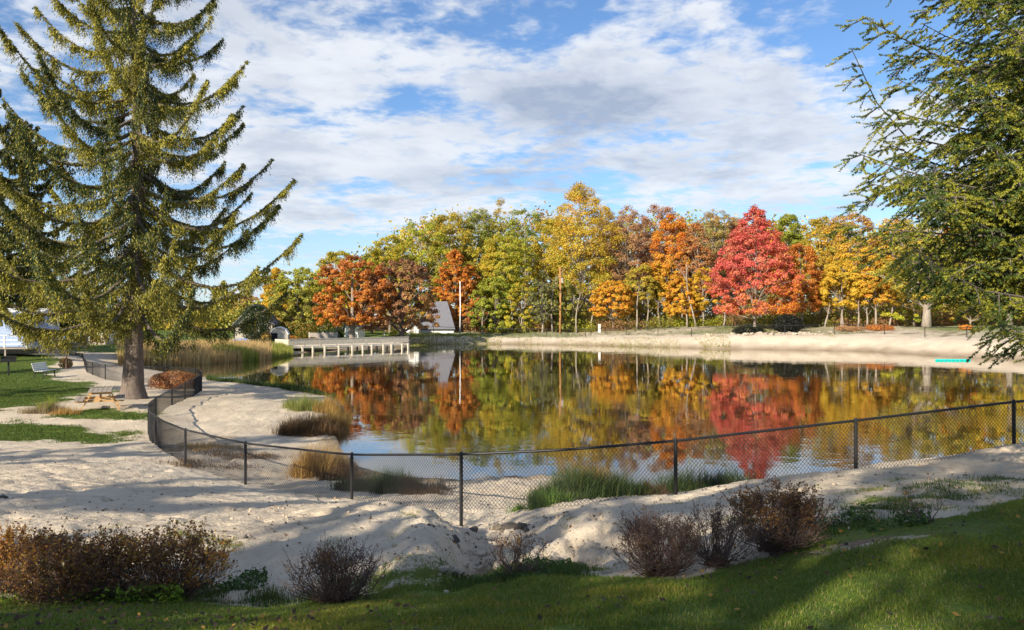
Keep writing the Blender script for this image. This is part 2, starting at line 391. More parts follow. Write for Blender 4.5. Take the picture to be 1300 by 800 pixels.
def height(x, y, sd=None, detail=True):
    x = np.asarray(x, float); y = np.asarray(y, float)
    if sd is None: sd = lake_sd(x, y)
    near = tps(np.clip(x, -35, 32), np.clip(y, -22, 52))
    near = np.minimum(near, 2.6)
    wfar = np.maximum(sstep(y, 46, 60), sstep(np.abs(x), 32, 50) * sstep(y, 25, 40))
    h = near*(1-wfar) + far_land(x, y, np.maximum(sd, 0))*wfar
    if detail:
        nearw = 1 - sstep(y, 30, 60)
        lawn = lawn_mask(x, y)
        sandw = (1-lawn) * nearw
        h = h + sandw*(0.10*fbm(x, y, 0.55, 3) + 0.055*np.abs(fbm(x, y, 1.7, 4, 0.55)) + 0.028*fbm(x+3, y*0.8, 6.0, 3, 0.65) - 0.05*sstep(np.abs(vnoise(x*0.9+y*0.5, y*0.55)), 0.0, 0.03)*0 ) + lawn*nearw*0.03*fbm(x, y, 0.8, 3)
        # eroded gully walls: terraces cut by ridged noise
        gl = np.exp(-(((x+0.15)/1.3)**2 + ((y-9.3)/2.6)**2)) + 0.8*np.exp(-(((x-1.3)/1.1)**2 + ((y-8.9)/1.1)**2))
        h = h - 0.30*gl*np.abs(fbm(x*1.0, y*0.7, 2.2, 4, 0.6))
        mf = np.exp(-(((x-1.15)/1.0)**2 + ((y-8.5)/0.8)**2)); h = h - 0.16*mf*np.abs(np.sin(x*6.3+1.5*vnoise(x*2, y*2)))**0.6
        lf = np.exp(-(((x+0.95)/0.28)**2 + ((y-8.4)/1.5)**2)); h = h + 0.16*lf - 0.22*np.exp(-(((x+0.45)/0.25)**2 + ((y-8.6)/1.5)**2))
        ft = vnoise(x*3.1, y*2.3)                       # scuffed footprints
        h = h - sandw*0.045*sstep(ft, 0.20, 0.32)*(vnoise(x*0.7, y*0.7) > -0.15)
        h = h - sandw*0.05*np.exp(-((np.abs(fbm(x*0.5+y*0.18, y*0.9, 0.5, 2)))/0.018)**2)
        farw = sstep(y, 55, 75)
        h = h + farw*((0.42*np.abs(fbm(x, y, 0.30, 4))+0.22*np.abs(fbm(x, y, 1.1, 3)))) * sstep(sd, 0.5, 3)
    land = np.minimum(h, 0.02 + np.maximum(sd, 0)*0.55 + 0.03*np.minimum(np.maximum(sd, 0), 1))
    land = np.maximum(land, 0.012 + 0.02*np.minimum(np.maximum(sd,0), 3))
    return np.where(sd > 0, land, np.maximum(sd*0.25, -1.4))

EDGE = np.array([(-60,6.6),(-8,6.2),(-4.4,6.25),(-1.4,6.35),(-0.6,7.0),(0.1,7.2),(0.5,6.5),(1.3,6.35),(2.2,6.5),(3.0,7.3),(3.6,7.1),(4.3,7.5),(6.0,8.1),(10,9.9),(20,14),(60,24)])
def poly_mask(x, y, P, soft):
    P = np.array(P, float); n = len(P); best = np.full(np.shape(x), 1e9); ins = np.zeros(np.shape(x), bool)
    for i in range(n):
        ax, ay = P[i]; bx, by = P[(i+1) % n]; dx, dy = bx-ax, by-ay
        t = np.clip(((x-ax)*dx+(y-ay)*dy)/(dx*dx+dy*dy), 0, 1)
        best = np.minimum(best, (x-ax-t*dx)**2+(y-ay-t*dy)**2)
        c = (ay > y) != (by > y); xi = ax+(y-ay)*dx/(dy if dy else 1e-9); ins = ins ^ (c & (x < xi))
    s = np.sqrt(best); s = np.where(ins, s, -s); return sstep(s, -soft, soft)
def lawn_mask(x, y):
    e = np.interp(x, EDGE[:, 0], EDGE[:, 1])
    return sstep(e - y + (0.5+0.55*sstep(x, 2, 4))*fbm(x, y, 1.4, 4), -0.25, 0.25)
def masks(x, y, sd):
    g = lawn_mask(x, y)
    g = np.maximum(g, poly_mask(x, y, [(-90,75),(-38,66),(-30,50),(-24,42.5),(-19.5,38),(-18.3,33),(-18.6,30),(-19,28.5),(-90,27)], 2.2))
    g = np.maximum(g, poly_mask(x, y, [(-17.6,25.2),(-13.5,25.0),(-11.6,23.4),(-12.2,22.4),(-20,21.5),(-20,25)], 1.6))
    g = np.maximum(g, 0.8*poly_mask(x, y, [(-15.6,28.8),(-12.4,28.2),(-12.6,26.6),(-16,26.6)], 0.6))
    g = g + 3.4*g*(1-g)*fbm(x, y*1.3, 0.75, 5, 0.6)
    g = np.maximum(g, 0.62*np.exp(-(((x+1.2)/0.9)**2+((y-7.15)/0.35)**2)) + 0.85*np.exp(-(((x-0.1)/0.75)**2+((y-7.4)/0.6)**2)))
    g = np.maximum(g, 0.6*np.exp(-(((x-4.2)/1.4)**2+((y-8.6)/0.5)**2)))
    farR = sstep(sd, 6, 8.5) * sstep(y, 60, 75)
    g = np.maximum(g, farR*0.52*(1+0.5*fbm(x, y, 0.12, 2)))
    g = np.maximum(g, 0.55*sstep(y, 95, 105)*(1-sstep(x, 8, 20))*sstep(sd, 2.2, 3.5))
    left = sstep(-x, 14, 20) * sstep(y, 58, 66); g = np.maximum(g, left*0.85*sstep(sd, 0.5, 1.5))
    road = poly_mask(x, y, [(-120,82),(-60,70),(-44,66),(-36,62),(-31,58),(-29,61),(-33,68),(-44,74),(-60,79),(-120,95)], 1.0)
    g = g*(1-road)
    dry = 0.55*sstep(sd, 5, 9)*sstep(y, 70, 90) + 0.2*sstep(sd, 18, 30)*sstep(y, 90, 120) + 0.75*np.exp(-(((x+14.6)/1.6)**2+((y-30.0)/1.5)**2))*0.6
    dry = dry + 0.5*np.exp(-(((y-6.6)/0.5)**2))*sstep(x, -9, -5) + 0.35*np.exp(-(((x-0.9)/0.8)**2+((y-6.9)/0.35)**2)) + 0.7*np.exp(-(((x-2.9)/0.55)**2+((y-6.5)/0.3)**2)) + 0.45*np.exp(-(((x-4)/2.2)**2+((y-6.2)/0.5)**2))
    dry = dry + 0.55*np.exp(-(((x+9)/1.8)**2+((y-23)/1.3)**2))
    g = g*(1-0.85*np.exp(-(((x-2.9)/0.55)**2+((y-6.4)/0.25)**2)))
    g = g - 0.22*np.exp(-(((x-2.4)/1.6)**2+((y-5.6)/0.4)**2))
    dry = dry*np.clip(0.75+1.7*fbm(x, y, 2.2, 4), 0.1, 2.0) + 0.55*np.exp(-(((x+0.3)/0.9)**2+((y-9.0)/1.6)**2))*np.clip(0.5+2.0*fbm(x, y, 2.6, 3), 0, 1.5)
    worn = np.clip(fbm(x+7, y*1.4, 1.5, 4, 0.6) - 0.10, 0, 0.5)*(1-sstep(y, 9, 12))*(0.8+0.9*sstep(x, 0, 3))
    g = g - 0.42*worn; dry = dry + 0.5*worn
    wet = 1 - sstep(sd + 0.5*fbm(x, y, 1.3, 3), 0.05, 0.75 + 0.9*sstep(y, 55, 70))
    return g, dry, wet

def axis(lo_f, hi_f, step, lo, hi, gl, gh):
    a = list(np.arange(lo_f, hi_f, step)); s = step; v = a[-1]; r = []
    while v < hi: s *= gh; v += s; r.append(v)
    s = step; v = a[0]; l = []
    while v > lo: s *= gl; v -= s; l.append(v)
    return np.array(l[::-1] + a + r)
AX = axis(-8, 8, 0.05, -3500, 3500, 1.028, 1.028)
AY = axis(3.2, 14.5, 0.05, -400, 5000, 1.12, 1.017)
GX, GY = np.meshgrid(AX, AY)
SD = lake_sd(GX, GY)
GZ = height(GX, GY, SD)
gm, dm, wm = masks(GX, GY, SD)
nx, ny = len(AX), len(AY)
idx = np.arange(nx*ny).reshape(ny, nx)
F = np.stack([idx[:-1,:-1], idx[:-1,1:], idx[1:,1:], idx[1:,:-1]], -1).reshape(-1, 4)
gob = npmesh('ground', np.stack([GX, GY, GZ], -1).reshape(-1, 3), F, M['ground'], smooth=True)
at = gob.data.attributes.new('mask', 'FLOAT_COLOR', 'POINT')
cc = np.ones((nx*ny, 4), np.float32); cc[:, 0] = gm.ravel(); cc[:, 1] = dm.ravel(); cc[:, 2] = wm.ravel()
at.data.foreach_set('color', cc.ravel())
tag(gob, 'pale sandy banks and green lawn sloping down around the pond', 'ground', kind='structure')

def gz(x, y):
    """ground height at one point, read from the built grid"""
    i = int(np.clip(np.searchsorted(AX, x) - 1, 0, nx-2)); j = int(np.clip(np.searchsorted(AY, y) - 1, 0, ny-2))
    fx = (x-AX[i])/(AX[i+1]-AX[i]); fy = (y-AY[j])/(AY[j+1]-AY[j])
    return float((GZ[j,i]*(1-fx)+GZ[j,i+1]*fx)*(1-fy)+(GZ[j+1,i]*(1-fx)+GZ[j+1,i+1]*fx)*fy)
def gzv(x, y):
    i = np.clip(np.searchsorted(AX, x)-1, 0, nx-2); j = np.clip(np.searchsorted(AY, y)-1, 0, ny-2)
    fx = (x-AX[i])/(AX[i+1]-AX[i]); fy = (y-AY[j])/(AY[j+1]-AY[j])
    return (GZ[j,i]*(1-fx)+GZ[j,i+1]*fx)*(1-fy)+(GZ[j+1,i]*(1-fx)+GZ[j+1,i+1]*fx)*fy

wt = MB(); wt.add([(-62,15.5,0),(56,15.5,0),(56,122,0),(-62,122,0)], [(0,1,2,3)])
tag(wt.build('water', M['water']), 'still pond water mirroring the autumn trees and sky', 'water', kind='structure')

# ------------------------------------------------------------------ leaf helpers
def unit(v): return v / np.maximum(np.linalg.norm(v, axis=-1, keepdims=True), 1e-9)
def leaf_quads(C, Nrm, size, aspect=0.62):
    """diamond leaves at C with normals Nrm"""
    n = len(C); r = RNG.normal(size=(n, 3)); u = unit(np.cross(Nrm, r)); v = np.cross(Nrm, u)
    s = size[:, None] if hasattr(size, '__len__') else size
    V = np.stack([C - u*s, C + v*s*aspect + Nrm*s*0.12, C + u*s, C - v*s*aspect - Nrm*s*0.12], 1).reshape(-1, 3)
    return V, np.arange(4*n).reshape(-1, 4)

PAL = {
 'gold':   [((0.66,0.42,0.03),3),((0.56,0.42,0.04),2),((0.46,0.39,0.04),2),((0.68,0.34,0.02),1)],
 'ygreen': [((0.40,0.42,0.03),3),((0.52,0.46,0.03),2),((0.24,0.31,0.03),2),((0.58,0.44,0.03),1)],
 'green':  [((0.30,0.33,0.04),3),((0.36,0.39,0.035),2),((0.14,0.21,0.025),2)],
 'olive':  [((0.33,0.32,0.05),3),((0.42,0.38,0.05),2),((0.20,0.22,0.045),2),((0.50,0.40,0.04),1)],
 'yellow': [((0.72,0.45,0.02),3),((0.64,0.38,0.02),2),((0.46,0.38,0.03),1)],
 'orange': [((0.66,0.23,0.02),3),((0.60,0.15,0.02),2),((0.68,0.34,0.02),2)],
 'rust':   [((0.54,0.19,0.035),3),((0.42,0.13,0.03),2),((0.64,0.28,0.04),1.5)],
 'maroon': [((0.32,0.12,0.07),3),((0.38,0.19,0.08),2),((0.20,0.09,0.06),1.5),((0.46,0.28,0.10),2)],
 'brown':  [((0.46,0.26,0.11),3),((0.40,0.19,0.10),2),((0.54,0.34,0.11),2)],
 'mauve':  [((0.50,0.24,0.13),3),((0.44,0.19,0.11),2),((0.54,0.32,0.12),2)],
 'red':    [((0.66,0.13,0.10),3),((0.56,0.07,0.07),2),((0.72,0.24,0.12),2)],
 'tan':    [((0.52,0.30,0.09),3),((0.58,0.26,0.06),2),((0.42,0.30,0.10),1)],
 'spruce': [((0.055,0.075,0.035),3),((0.09,0.10,0.045),2),((0.035,0.05,0.028),2)],
 'greyg':  [((0.15,0.16,0.08),3),((0.10,0.12,0.06),2),((0.20,0.18,0.09),1)],
}
def pal_colors(name, n):
    p = PAL[name]; wts = np.array([q[1] for q in p], float); wts /= wts.sum()
    k = RNG.choice(len(p), n, p=wts); c = np.array([q[0] for q in p])[k] * RNG.uniform(0.78, 1.22, (n, 1)); lum = c.mean(1, keepdims=True)*np.array([1.1, 1.0, 0.8]); return c*0.94 + lum*0.06

PROF = {
 'round':  lambda h: np.sqrt(np.maximum(1-(2*h-1)**2, 0))**0.8,
 'oval':   lambda h: np.sin(np.pi*np.clip(h, 0, 1)**0.8)**0.65,
 'broad':  lambda h: np.where(h < 0.3, 0.80+0.6*h, np.sqrt(np.maximum(1-((h-0.3)/0.7)**2, 0))),
 'cone':   lambda h: np.where(h < 0.30, 0.82+0.6*h, np.maximum(1-((h-0.3)/0.7)**1.25, 0)**0.85),
 'column': lambda h: np.sin(np.pi*np.clip(h*0.93+0.05, 0, 1))**0.35,
 'low':    lambda h: np.where(h < 0.45, 1.0, np.sqrt(np.maximum(1-((h-0.45)/0.55)**2, 0))),
}
def make_crown(H, R, prof, pal, z0, leaf=0.17, clumps=110, per=80, fill=0.55, seed=0, pal2=None, pal2_fn=None, csize=0.17, wire=None):
    """leaf cloud in local coords, crown from z0 to z0+H. returns V, F, col, clump centres"""
    h = RNG.random(clumps*4); r = PROF[prof](h); keep = RNG.random(clumps*4) < (r*0.85+0.15); h = h[keep][:clumps]; n = len(h)
    th = RNG.uniform(0, 2*pi, n); lk_ = 0.35 if prof == 'cone' else 1.0; lob = 1 + lk_*(0.20*np.sin(th*2+seed)+0.14*np.sin(th*5+seed*2+h*7))
    rr = PROF[prof](h)*R*lob*(fill + (1-fill)*RNG.random(n)**0.6)*0.92
    C = np.stack([rr*np.cos(th), rr*np.sin(th), z0 + h*H], 1)
    cs = csize*(R*0.55+H*0.22)*RNG.uniform(0.6, 1.35, n)
    reps = np.maximum((per*(cs/cs.mean())**1.6).astype(int), 10)
    k = np.repeat(np.arange(n), reps); m = len(k)
    off = RNG.normal(size=(m, 3)); off = unit(off)*RNG.random((m, 1))**0.45
    off[:, 2] *= 0.62
    P = C[k] + off*cs[k][:, None]
    P[:, 2] -= 0.18*np.linalg.norm(off[:, :2], axis=1)*cs[k]
    Nn = unit(off*1.0 + unit(C[k]-np.array([0,0,z0+H*0.4]))*0.5 + RNG.normal(size=(m, 3))*0.55 + np.array([0,0,0.35]))
    V, F_ = leaf_quads(P, Nn, leaf*RNG.uniform(0.6, 1.3, m))
    ctint = RNG.uniform(0.82, 1.18, (n, 1)); col = pal_colors(pal, m)
    cc_ = pal_colors(pal, n)[k]; col = (col*0.5+cc_*0.5)*ctint[k]
    if pal2:
        q = pal2_fn(P, h[k], th[k]); sel = RNG.random(m) < q; c2 = pal_colors(pal2, m); col[sel] = c2[sel]
    return V, F_, np.clip(col, 0.004, 0.8), C

def trunk_mb(H, r0, zc, C, nl=16, lean=0.02, fork=False, mult=1.0):
    mb = MB(); pts = []; rad = []
    lx, ly = random.uniform(-lean, lean), random.uniform(-lean, lean)
    for i in range(9):
        t = i/8; pts.append((lx*H*t+0.02*H*sin(t*5)*lean*8, ly*H*t, H*0.88*t)); rad.append(r0*((1-t)**0.8*0.88+0.05)*(1.35 if i == 0 else 1))
    pts[0] = (pts[0][0], pts[0][1], -0.5)
    mb.tube(pts, rad, 8)
    if C is not None and len(C):
        sel = RNG.choice(len(C), min(nl, len(C)), replace=False)
        for k in sel:
            c = C[k]; zs = min(max(zc*0.7, c[2]-0.75*np.hypot(c[0], c[1])-0.1*H), H*0.75); t = zs/(H*0.88)
            s = np.array([lx*H*t, ly*H*t, zs]); mid = (s*0.45+c*0.55) + np.array([0,0,0.04*H]) + RNG.normal(size=3)*0.02*H
            rb = r0*0.38*(1-t*0.6)*mult
            mb.tube([s, s*0.7+mid*0.3+np.array([0,0,-0.01*H]), mid, c], [rb, rb*0.8, rb*0.55, rb*0.12], 5, cap=False)
            for j in range(2):
                e = c + RNG.normal(size=3)*0.07*H; e[2] = min(e[2], c[2]); mb.tube([mid, (mid+e)/2+np.array([0,0,0.02*H]), e], [rb*0.4, rb*0.28, rb*0.06], 4, cap=False)
    return mb

def tree(px, topy, wpx, d, prof, pal, label, name='deciduous_tree', basefrac=0.25, clumps=240, per=110, leaf=0.135, fill=0.45, bark='pale_bark',
         trunk_r=None, pal2=None, pal2_fn=None, nl=16, group='autumn trees along the far shore', csize=0.135, zbase=None, cat='tree', limb=1.0):
    x = (px-650)/FPX*d; z0 = gz(x, d) if zbase is None else zbase
    H = CAMH + (HY-topy)/FPX*d - z0; R = wpx/2/FPX*d
    root = empty(name, (x, d, z0), 0, label, cat, group)
    V, F_, col, C = make_crown(H*(1-basefrac), R, prof, pal, H*basefrac, leaf, clumps, per, fill, px*0.37, pal2, pal2_fn, csize)
    V = V + np.array([0, 0, -0.0]); npmesh('crown', V, F_, M['leaf'], root, col)
    trunk_mb(H, trunk_r or H*0.013+0.05, H*basefrac, C, nl, mult=limb).build('trunk', M[bark], root, smooth=True)
    return root

exec_later = []

# ------------------------------------------------------------------ far tree line
redlow = lambda P, h, th: np.clip(0.75 - 2.2*h + 0.3*np.cos(th), 0, 0.75)
T = tree
def low(f): return lambda P, h, th: np.clip(f*(1-1.6*h), 0, 1)
def top_(f): return lambda P, h, th: np.clip(f*(h-0.4)*2, 0, 1)
def const(f): return lambda P, h, th: np.full(len(h), f)

T(306,374,50,170,'round','tan','tan orange tree behind the white gabled house at far left shore')
T(350,341,40,126,'oval','yellow','bright yellow tree beside the white gabled house roof', basefrac=0.2)
T(378,340,74,118,'round','olive','broad olive tree above the clipped hedge left of the dock', basefrac=0.1, bark='grey_bark', nl=30, pal2='ygreen', pal2_fn=top_(0.8), per=95)
T(428,318,56,135,'round','ygreen','yellow green treetop rising left behind the rust coloured tree', pal2='yellow', pal2_fn=const(0.4))
T(447,326,100,104,'broad','rust','rust orange spreading tree with pale trunk behind the middle of the dock', basefrac=0.20, clumps=330, per=85, leaf=0.14, fill=0.3, pal2='orange', pal2_fn=lambda P,h,th: np.clip(0.85-1.1*h,0,1)*0.8, trunk_r=0.42, csize=0.10)
T(510,330,104,107,'broad','maroon','low spreading maroon and tan tree with dark interior at the right end of the dock', basefrac=0.17, clumps=300, per=80, leaf=0.14, fill=0.5, pal2='tan', pal2_fn=lambda P,h,th: np.where((P[:,0]>1)&(h<0.6),0.6,0.1), bark='grey_bark', trunk_r=0.42, nl=22, csize=0.10)
T(472,322,50,142,'round','olive','small olive treetop showing between the rust and the maroon trees')
T(495,300,64,140,'round','ygreen','yellow green tree rising behind the gap between rust and maroon trees', pal2='yellow', pal2_fn=const(0.3))
T(533,281,78,143,'round','ygreen','tall yellow green tree directly behind the maroon tree', clumps=140)
T(570,270,74,147,'round','olive','tall olive tree behind the narrow orange cone tree', clumps=238, pal2='yellow', pal2_fn=const(0.3))
T(579,316,54,130,'oval','rust','narrow cone of orange foliage beside the white pole', basefrac=0.10, clumps=255, per=85, leaf=0.15, pal2='orange', pal2_fn=const(0.55), fill=0.4, csize=0.11)
T(553,368,40,133,'low','ygreen','low yellow green tree behind the steep grey roof', basefrac=0.05, pal2='orange', pal2_fn=const(0.3))
T(604,374,30,127,'oval','rust','small rusty pink tree right of the white pole', basefrac=0.1, clumps=60, pal2='red', pal2_fn=low(0.5))
T(588,384,30,129,'low','orange','low bright orange bushy tree behind the base of the white pole', basefrac=0.03, clumps=50, pal2='gold', pal2_fn=const(0.4))
T(608,266,64,152,'round','olive','olive tree crown above the small rusty pink tree', clumps=221, pal2='green', pal2_fn=const(0.4))
T(636,254,62,152,'oval','olive','thin topped olive tree sticking up above the rounded yellow green tree', clumps=110, per=90, pal2='gold', pal2_fn=top_(0.7))
T(636,299,78,134,'round','ygreen','rounded yellow green tree with an orange tinged left side', clumps=272, per=95, basefrac=0.33, pal2='gold', pal2_fn=lambda P,h,th: np.where(P[:,0]<-1,0.5,0.15), fill=0.45)
T(667,264,56,149,'round','green','dark green treetop left of the tall golden tree', clumps=120)
T(628,352,64,128,'low','green','low green tree filling in under the rounded yellow green tree', basefrac=0.04, pal2='ygreen', pal2_fn=const(0.4))
T(662,356,44,126,'low','ygreen','low bright yellow green tree left of the grey leafed tree', basefrac=0.04, clumps=80, pal2='yellow', pal2_fn=const(0.3))
T(689,345,42,123,'oval','greyg','thin grey green tree leaning beside the orange brown pole', basefrac=0.18, clumps=70, per=95, nl=24, pal2='olive', pal2_fn=const(0.3))
T(737,234,92,134,'oval','gold','tallest golden yellow tree in the middle of the tree line', clumps=380, per=75, basefrac=0.22, fill=0.5, nl=34, pal2='ygreen', pal2_fn=low(0.5), csize=0.13)
T(703,278,60,140,'round','ygreen','golden green tree tucked against the left of the tallest golden tree', clumps=221, pal2='gold', pal2_fn=const(0.6))
T(768,262,44,146,'oval','gold','thin golden treetop to the right of the tallest golden tree', per=80, pal2='brown', pal2_fn=const(0.3), nl=30)
T(712,352,60,127,'low','olive','low olive undergrowth tree behind the orange brown pole', basefrac=0.05, per=95)
T(798,262,74,138,'oval','brown','half bare pinkish brown tree with many grey limbs', per=76, nl=60, clumps=238, pal2='mauve', pal2_fn=const(0.4), limb=1.3)
T(836,260,66,144,'round','mauve','mauve brown treetop between two orange trees', per=95, nl=46, pal2='maroon', pal2_fn=const(0.3))
T(778,356,72,125,'broad','orange','low spreading bright orange and yellow tree at the woodland edge', basefrac=0.30, clumps=204, pal2='yellow', pal2_fn=const(0.55), csize=0.12)
T(853,272,62,133,'oval','orange','tall orange tree with yellow lower leaves', clumps=255, basefrac=0.25, pal2='yellow', pal2_fn=low(1.2), nl=26)
T(815,336,50,131,'round','olive','small olive yellow tree behind the low orange one', basefrac=0.15, pal2='gold', pal2_fn=const(0.5), nl=24)
T(866,352,56,124,'broad','yellow','low yellow orange tree in front of the tall orange tree', basefrac=0.22, pal2='orange', pal2_fn=const(0.4))
T(884,282,50,131,'oval','rust','dark rust tree with forked pale trunk left of the red tree', per=80, nl=50, pal2='brown', pal2_fn=const(0.5), limb=1.5)
T(906,266,56,142,'round','brown','sparse brown tree showing bare limbs left of the red tree', per=76, nl=56, pal2='olive', pal2_fn=const(0.4), limb=1.5)
T(893,340,42,123,'round','yellow','small yellow tree beside a forked pale trunk', basefrac=0.3, clumps=60, per=95, nl=24)
T(958,262,122,110,'cone','red','bright red cone shaped tree on the far bank', basefrac=0.13, clumps=560, per=75, leaf=0.135, fill=0.35, pal2='orange', pal2_fn=lambda P,h,th: np.clip(np.clip(0.9-2.1*h,0,0.8)*(0.65+0.35*np.clip(P[:,0]/4,-0.6,1))+0.35*np.clip(P[:,0]/5,0,1),0,0.85), trunk_r=0.22, nl=44, csize=0.095)
T(935,276,40,146,'round','brown','brown treetop peeping up left behind the red tree', per=76, nl=40)
T(1001,272,44,140,'round','green','dark green treetop peeping up right behind the red tree', pal2='ygreen', pal2_fn=const(0.3))
T(1018,308,62,116,'broad','orange','orange tree overlapping the right side of the red tree', basefrac=0.2, clumps=221, pal2='rust', pal2_fn=const(0.5), per=80)
T(1043,276,62,128,'round','gold','golden tree just right of the orange one', pal2='olive', pal2_fn=const(0.3), nl=28)
T(1080,270,72,124,'round','yellow','tall thin leafed yellow tree left of the evergreen branch', per=95, pal2='brown', pal2_fn=top_(0.6), nl=36)
T(1068,332,74,115,'broad','yellow','low layered yellow tree over several leaning pale trunks', basefrac=0.30, clumps=204, pal2='gold', pal2_fn=const(0.4))
T(1112,318,60,113,'broad','gold','yellow orange tree just left of the broad pale trunk', basefrac=0.3, pal2='orange', pal2_fn=const(0.3))
T(1135,276,70,128,'round','gold','golden brown tree behind the evergreen branch tips', pal2='tan', pal2_fn=const(0.4))
T(1176,266,110,106,'oval','olive','large olive tree with a thick pale trunk at the right end of the bank', basefrac=0.22, clumps=170, trunk_r=0.62, pal2='yellow', pal2_fn=const(0.3), nl=24)
T(1222,282,70,122,'round','orange','orange tree seen through gaps in the evergreen', pal2='yellow', pal2_fn=const(0.5))
T(1281,262,96,104,'broad','yellow','yellow tree with pale trunk at the right edge of the view', basefrac=0.22, clumps=221, trunk_r=0.45, pal2='ygreen', pal2_fn=const(0.4))
T(1360,262,110,112,'round','ygreen','yellow green tree just past the right edge tree', pal2='orange', pal2_fn=const(0.3))
T(1160,352,60,112,'low','ygreen','low yellow green tree left of the thick pale trunk', basefrac=0.1, clumps=70)
T(1232,350,64,110,'low','yellow','low yellow tree right of the thick pale trunk', basefrac=0.12, clumps=70, pal2='olive', pal2_fn=const(0.5))
# left background, seen under and through the big spruce
T(282,386,50,172,'round','tan','orange tan tree showing through the tips of the big spruce', per=95)
T(236,388,56,168,'round','yellow','yellow tree glimpsed behind the big spruce branches', per=95, pal2='olive', pal2_fn=const(0.5))
T(190,384,80,160,'round','olive','olive tree hidden mostly behind the big spruce trunk')
T(128,424,26,84,'round','tan','small orange leafed sapling beyond the left lawn road', basefrac=0.3, clumps=40, per=80, trunk_r=0.09)
T(143,404,36,92,'round','green','small green tree beyond the reeds left of the spruce trunk', basefrac=0.1, clumps=60)
T(108,380,60,104,'round','olive','olive tree behind the parked cars', clumps=80)
T(40,366,110,110,'round','green','green tree behind the blue trailer home', clumps=90)

# thin bare trunks along the woodland edge
ti = 0
edge = [(612,124,392,'beside the small rusty pink tree'),(648,126,372,'in front of the rounded yellow green tree'),(700,123,350,'just right of the grey green tree'),(722,125,372,'right of the orange brown pole'),(732,124,368,'second from the orange brown pole'),
        (752,126,376,'left of the white marker box'),(806,123,360,'under the half bare brown tree'),(822,124,376,'just right of the low orange tree'),(838,125,382,'below the mauve brown treetop'),(873,122,374,'below the dark rust tree'),(882,121,330,'tallest one, left of the small yellow tree'),
        (918,121,392,'left of the red tree foot'),(1048,113,384,'right of the orange tree'),(1072,112,380,'leaning left under the low layered yellow tree'),(1088,112,378,'leaning right under the low layered yellow tree'),(1100,113,384,'left of the thick pale trunk'),(1130,112,380,'closest to the thick pale trunk on its left')]
for (px, d, ty, where) in edge:
    x = (px-650)/FPX*d; z0 = gz(x, d); H = CAMH+(HY-ty)/FPX*d - z0
    root = empty('bare_tree', (x, d, z0), 0, 'thin pale bare trunk ' + where, 'tree', 'thin pale trunks along the woodland edge')
    ln = random.uniform(-0.22, 0.22)
    mb = MB(); pts = [(ln*H*t*0.9 + 0.04*H*sin(t*4+px), 0.05*H*t, H*t-0.3*(t == 0)) for t in np.linspace(0, 1, 6)]
    mb.tube(pts, [0.17, 0.14, 0.12, 0.09, 0.06, 0.02], 6)
    for j in range(7):
        t = random.uniform(0.4, 0.95); p = np.array([ln*H*t*0.9 + 0.04*H*sin(t*4+px), 0.05*H*t, H*t]); a = random.uniform(0, 6.28); L = random.uniform(0.12, 0.3)*H
        mb.tube([p, p+np.array([cos(a)*L*0.5, sin(a)*L*0.5, L*0.45]), p+np.array([cos(a)*L*0.8, sin(a)*L*0.8, L])], [0.05, 0.03, 0.008], 4, cap=False)
    mb.build('trunk', M['pale_bark'], root, smooth=True)

def leaf_stuff(name, P, size, cols, label, cat, mat='leaf', nrm=None):
    Nn = unit(RNG.normal(size=(len(P), 3)) + np.array([0, -0.4, 0.5])) if nrm is None else nrm
    V, F_ = leaf_quads(P, Nn, size); o = npmesh(name, V, F_, M[mat], None, cols)
    return tag(o, label, cat, kind='stuff')

# the wood mass behind, and the undergrowth under the trees
n = 170000
cx = RNG.uniform(-75, 150, 900); cy = RNG.uniform(149, 185, 900)
topz = np.interp((cx/cy*FPX+650), [100,300,420,480,560,640,740,860,960,1100,1400,1700], [385,392,350,305,272,266,262,272,276,282,280,300])
topz = CAMH + (HY-topz)/FPX*cy
cz = 2 + (topz-4)*RNG.random(900)**1.15
k = RNG.integers(0, 900, n); P = np.stack([cx[k], cy[k], cz[k]], 1) + RNG.normal(size=(n, 3))*np.array([1.8, 1.8, 1.3])
mixc = pal_colors('olive', n); m2 = RNG.random(900)[k]; mixc[m2 > 0.45] = pal_colors('gold', n)[m2 > 0.45]; mixc[m2 > 0.65] = pal_colors('brown', n)[m2 > 0.65]; mixc[m2 > 0.82] = pal_colors('ygreen', n)[m2 > 0.82]
leaf_stuff('distant_wood', P, RNG.uniform(0.2, 0.42, n), mixc, 'deep mass of woodland foliage behind the front row of trees', 'woodland')
n = 110000
px_ = RNG.uniform(540, 1500, n); d_ = np.interp(px_, [540, 900, 1150, 1500], [127, 122, 112, 112]) + 26*RNG.random(n)**1.3
x_ = (px_-650)/FPX*d_; hump = 1.5 + 1.8*vnoise(x_*0.25, d_*0.25) + 1.4*vnoise(x_*1.1, d_*0.7) + np.clip(d_-np.interp(px_, [540, 900, 1150, 1500], [127, 122, 112, 112])-5, 0, 30)*0.32
z_ = gzv(x_, d_) + np.maximum(hump, 0.3)*RNG.random(n)
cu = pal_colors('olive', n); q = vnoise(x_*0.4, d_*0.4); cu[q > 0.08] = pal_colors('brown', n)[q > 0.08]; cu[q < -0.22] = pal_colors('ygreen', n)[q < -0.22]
leaf_stuff('undergrowth', np.stack([x_, d_, z_], 1), RNG.uniform(0.07, 0.2, n), cu*0.75, 'tangled brown and olive brush under the far trees', 'undergrowth')

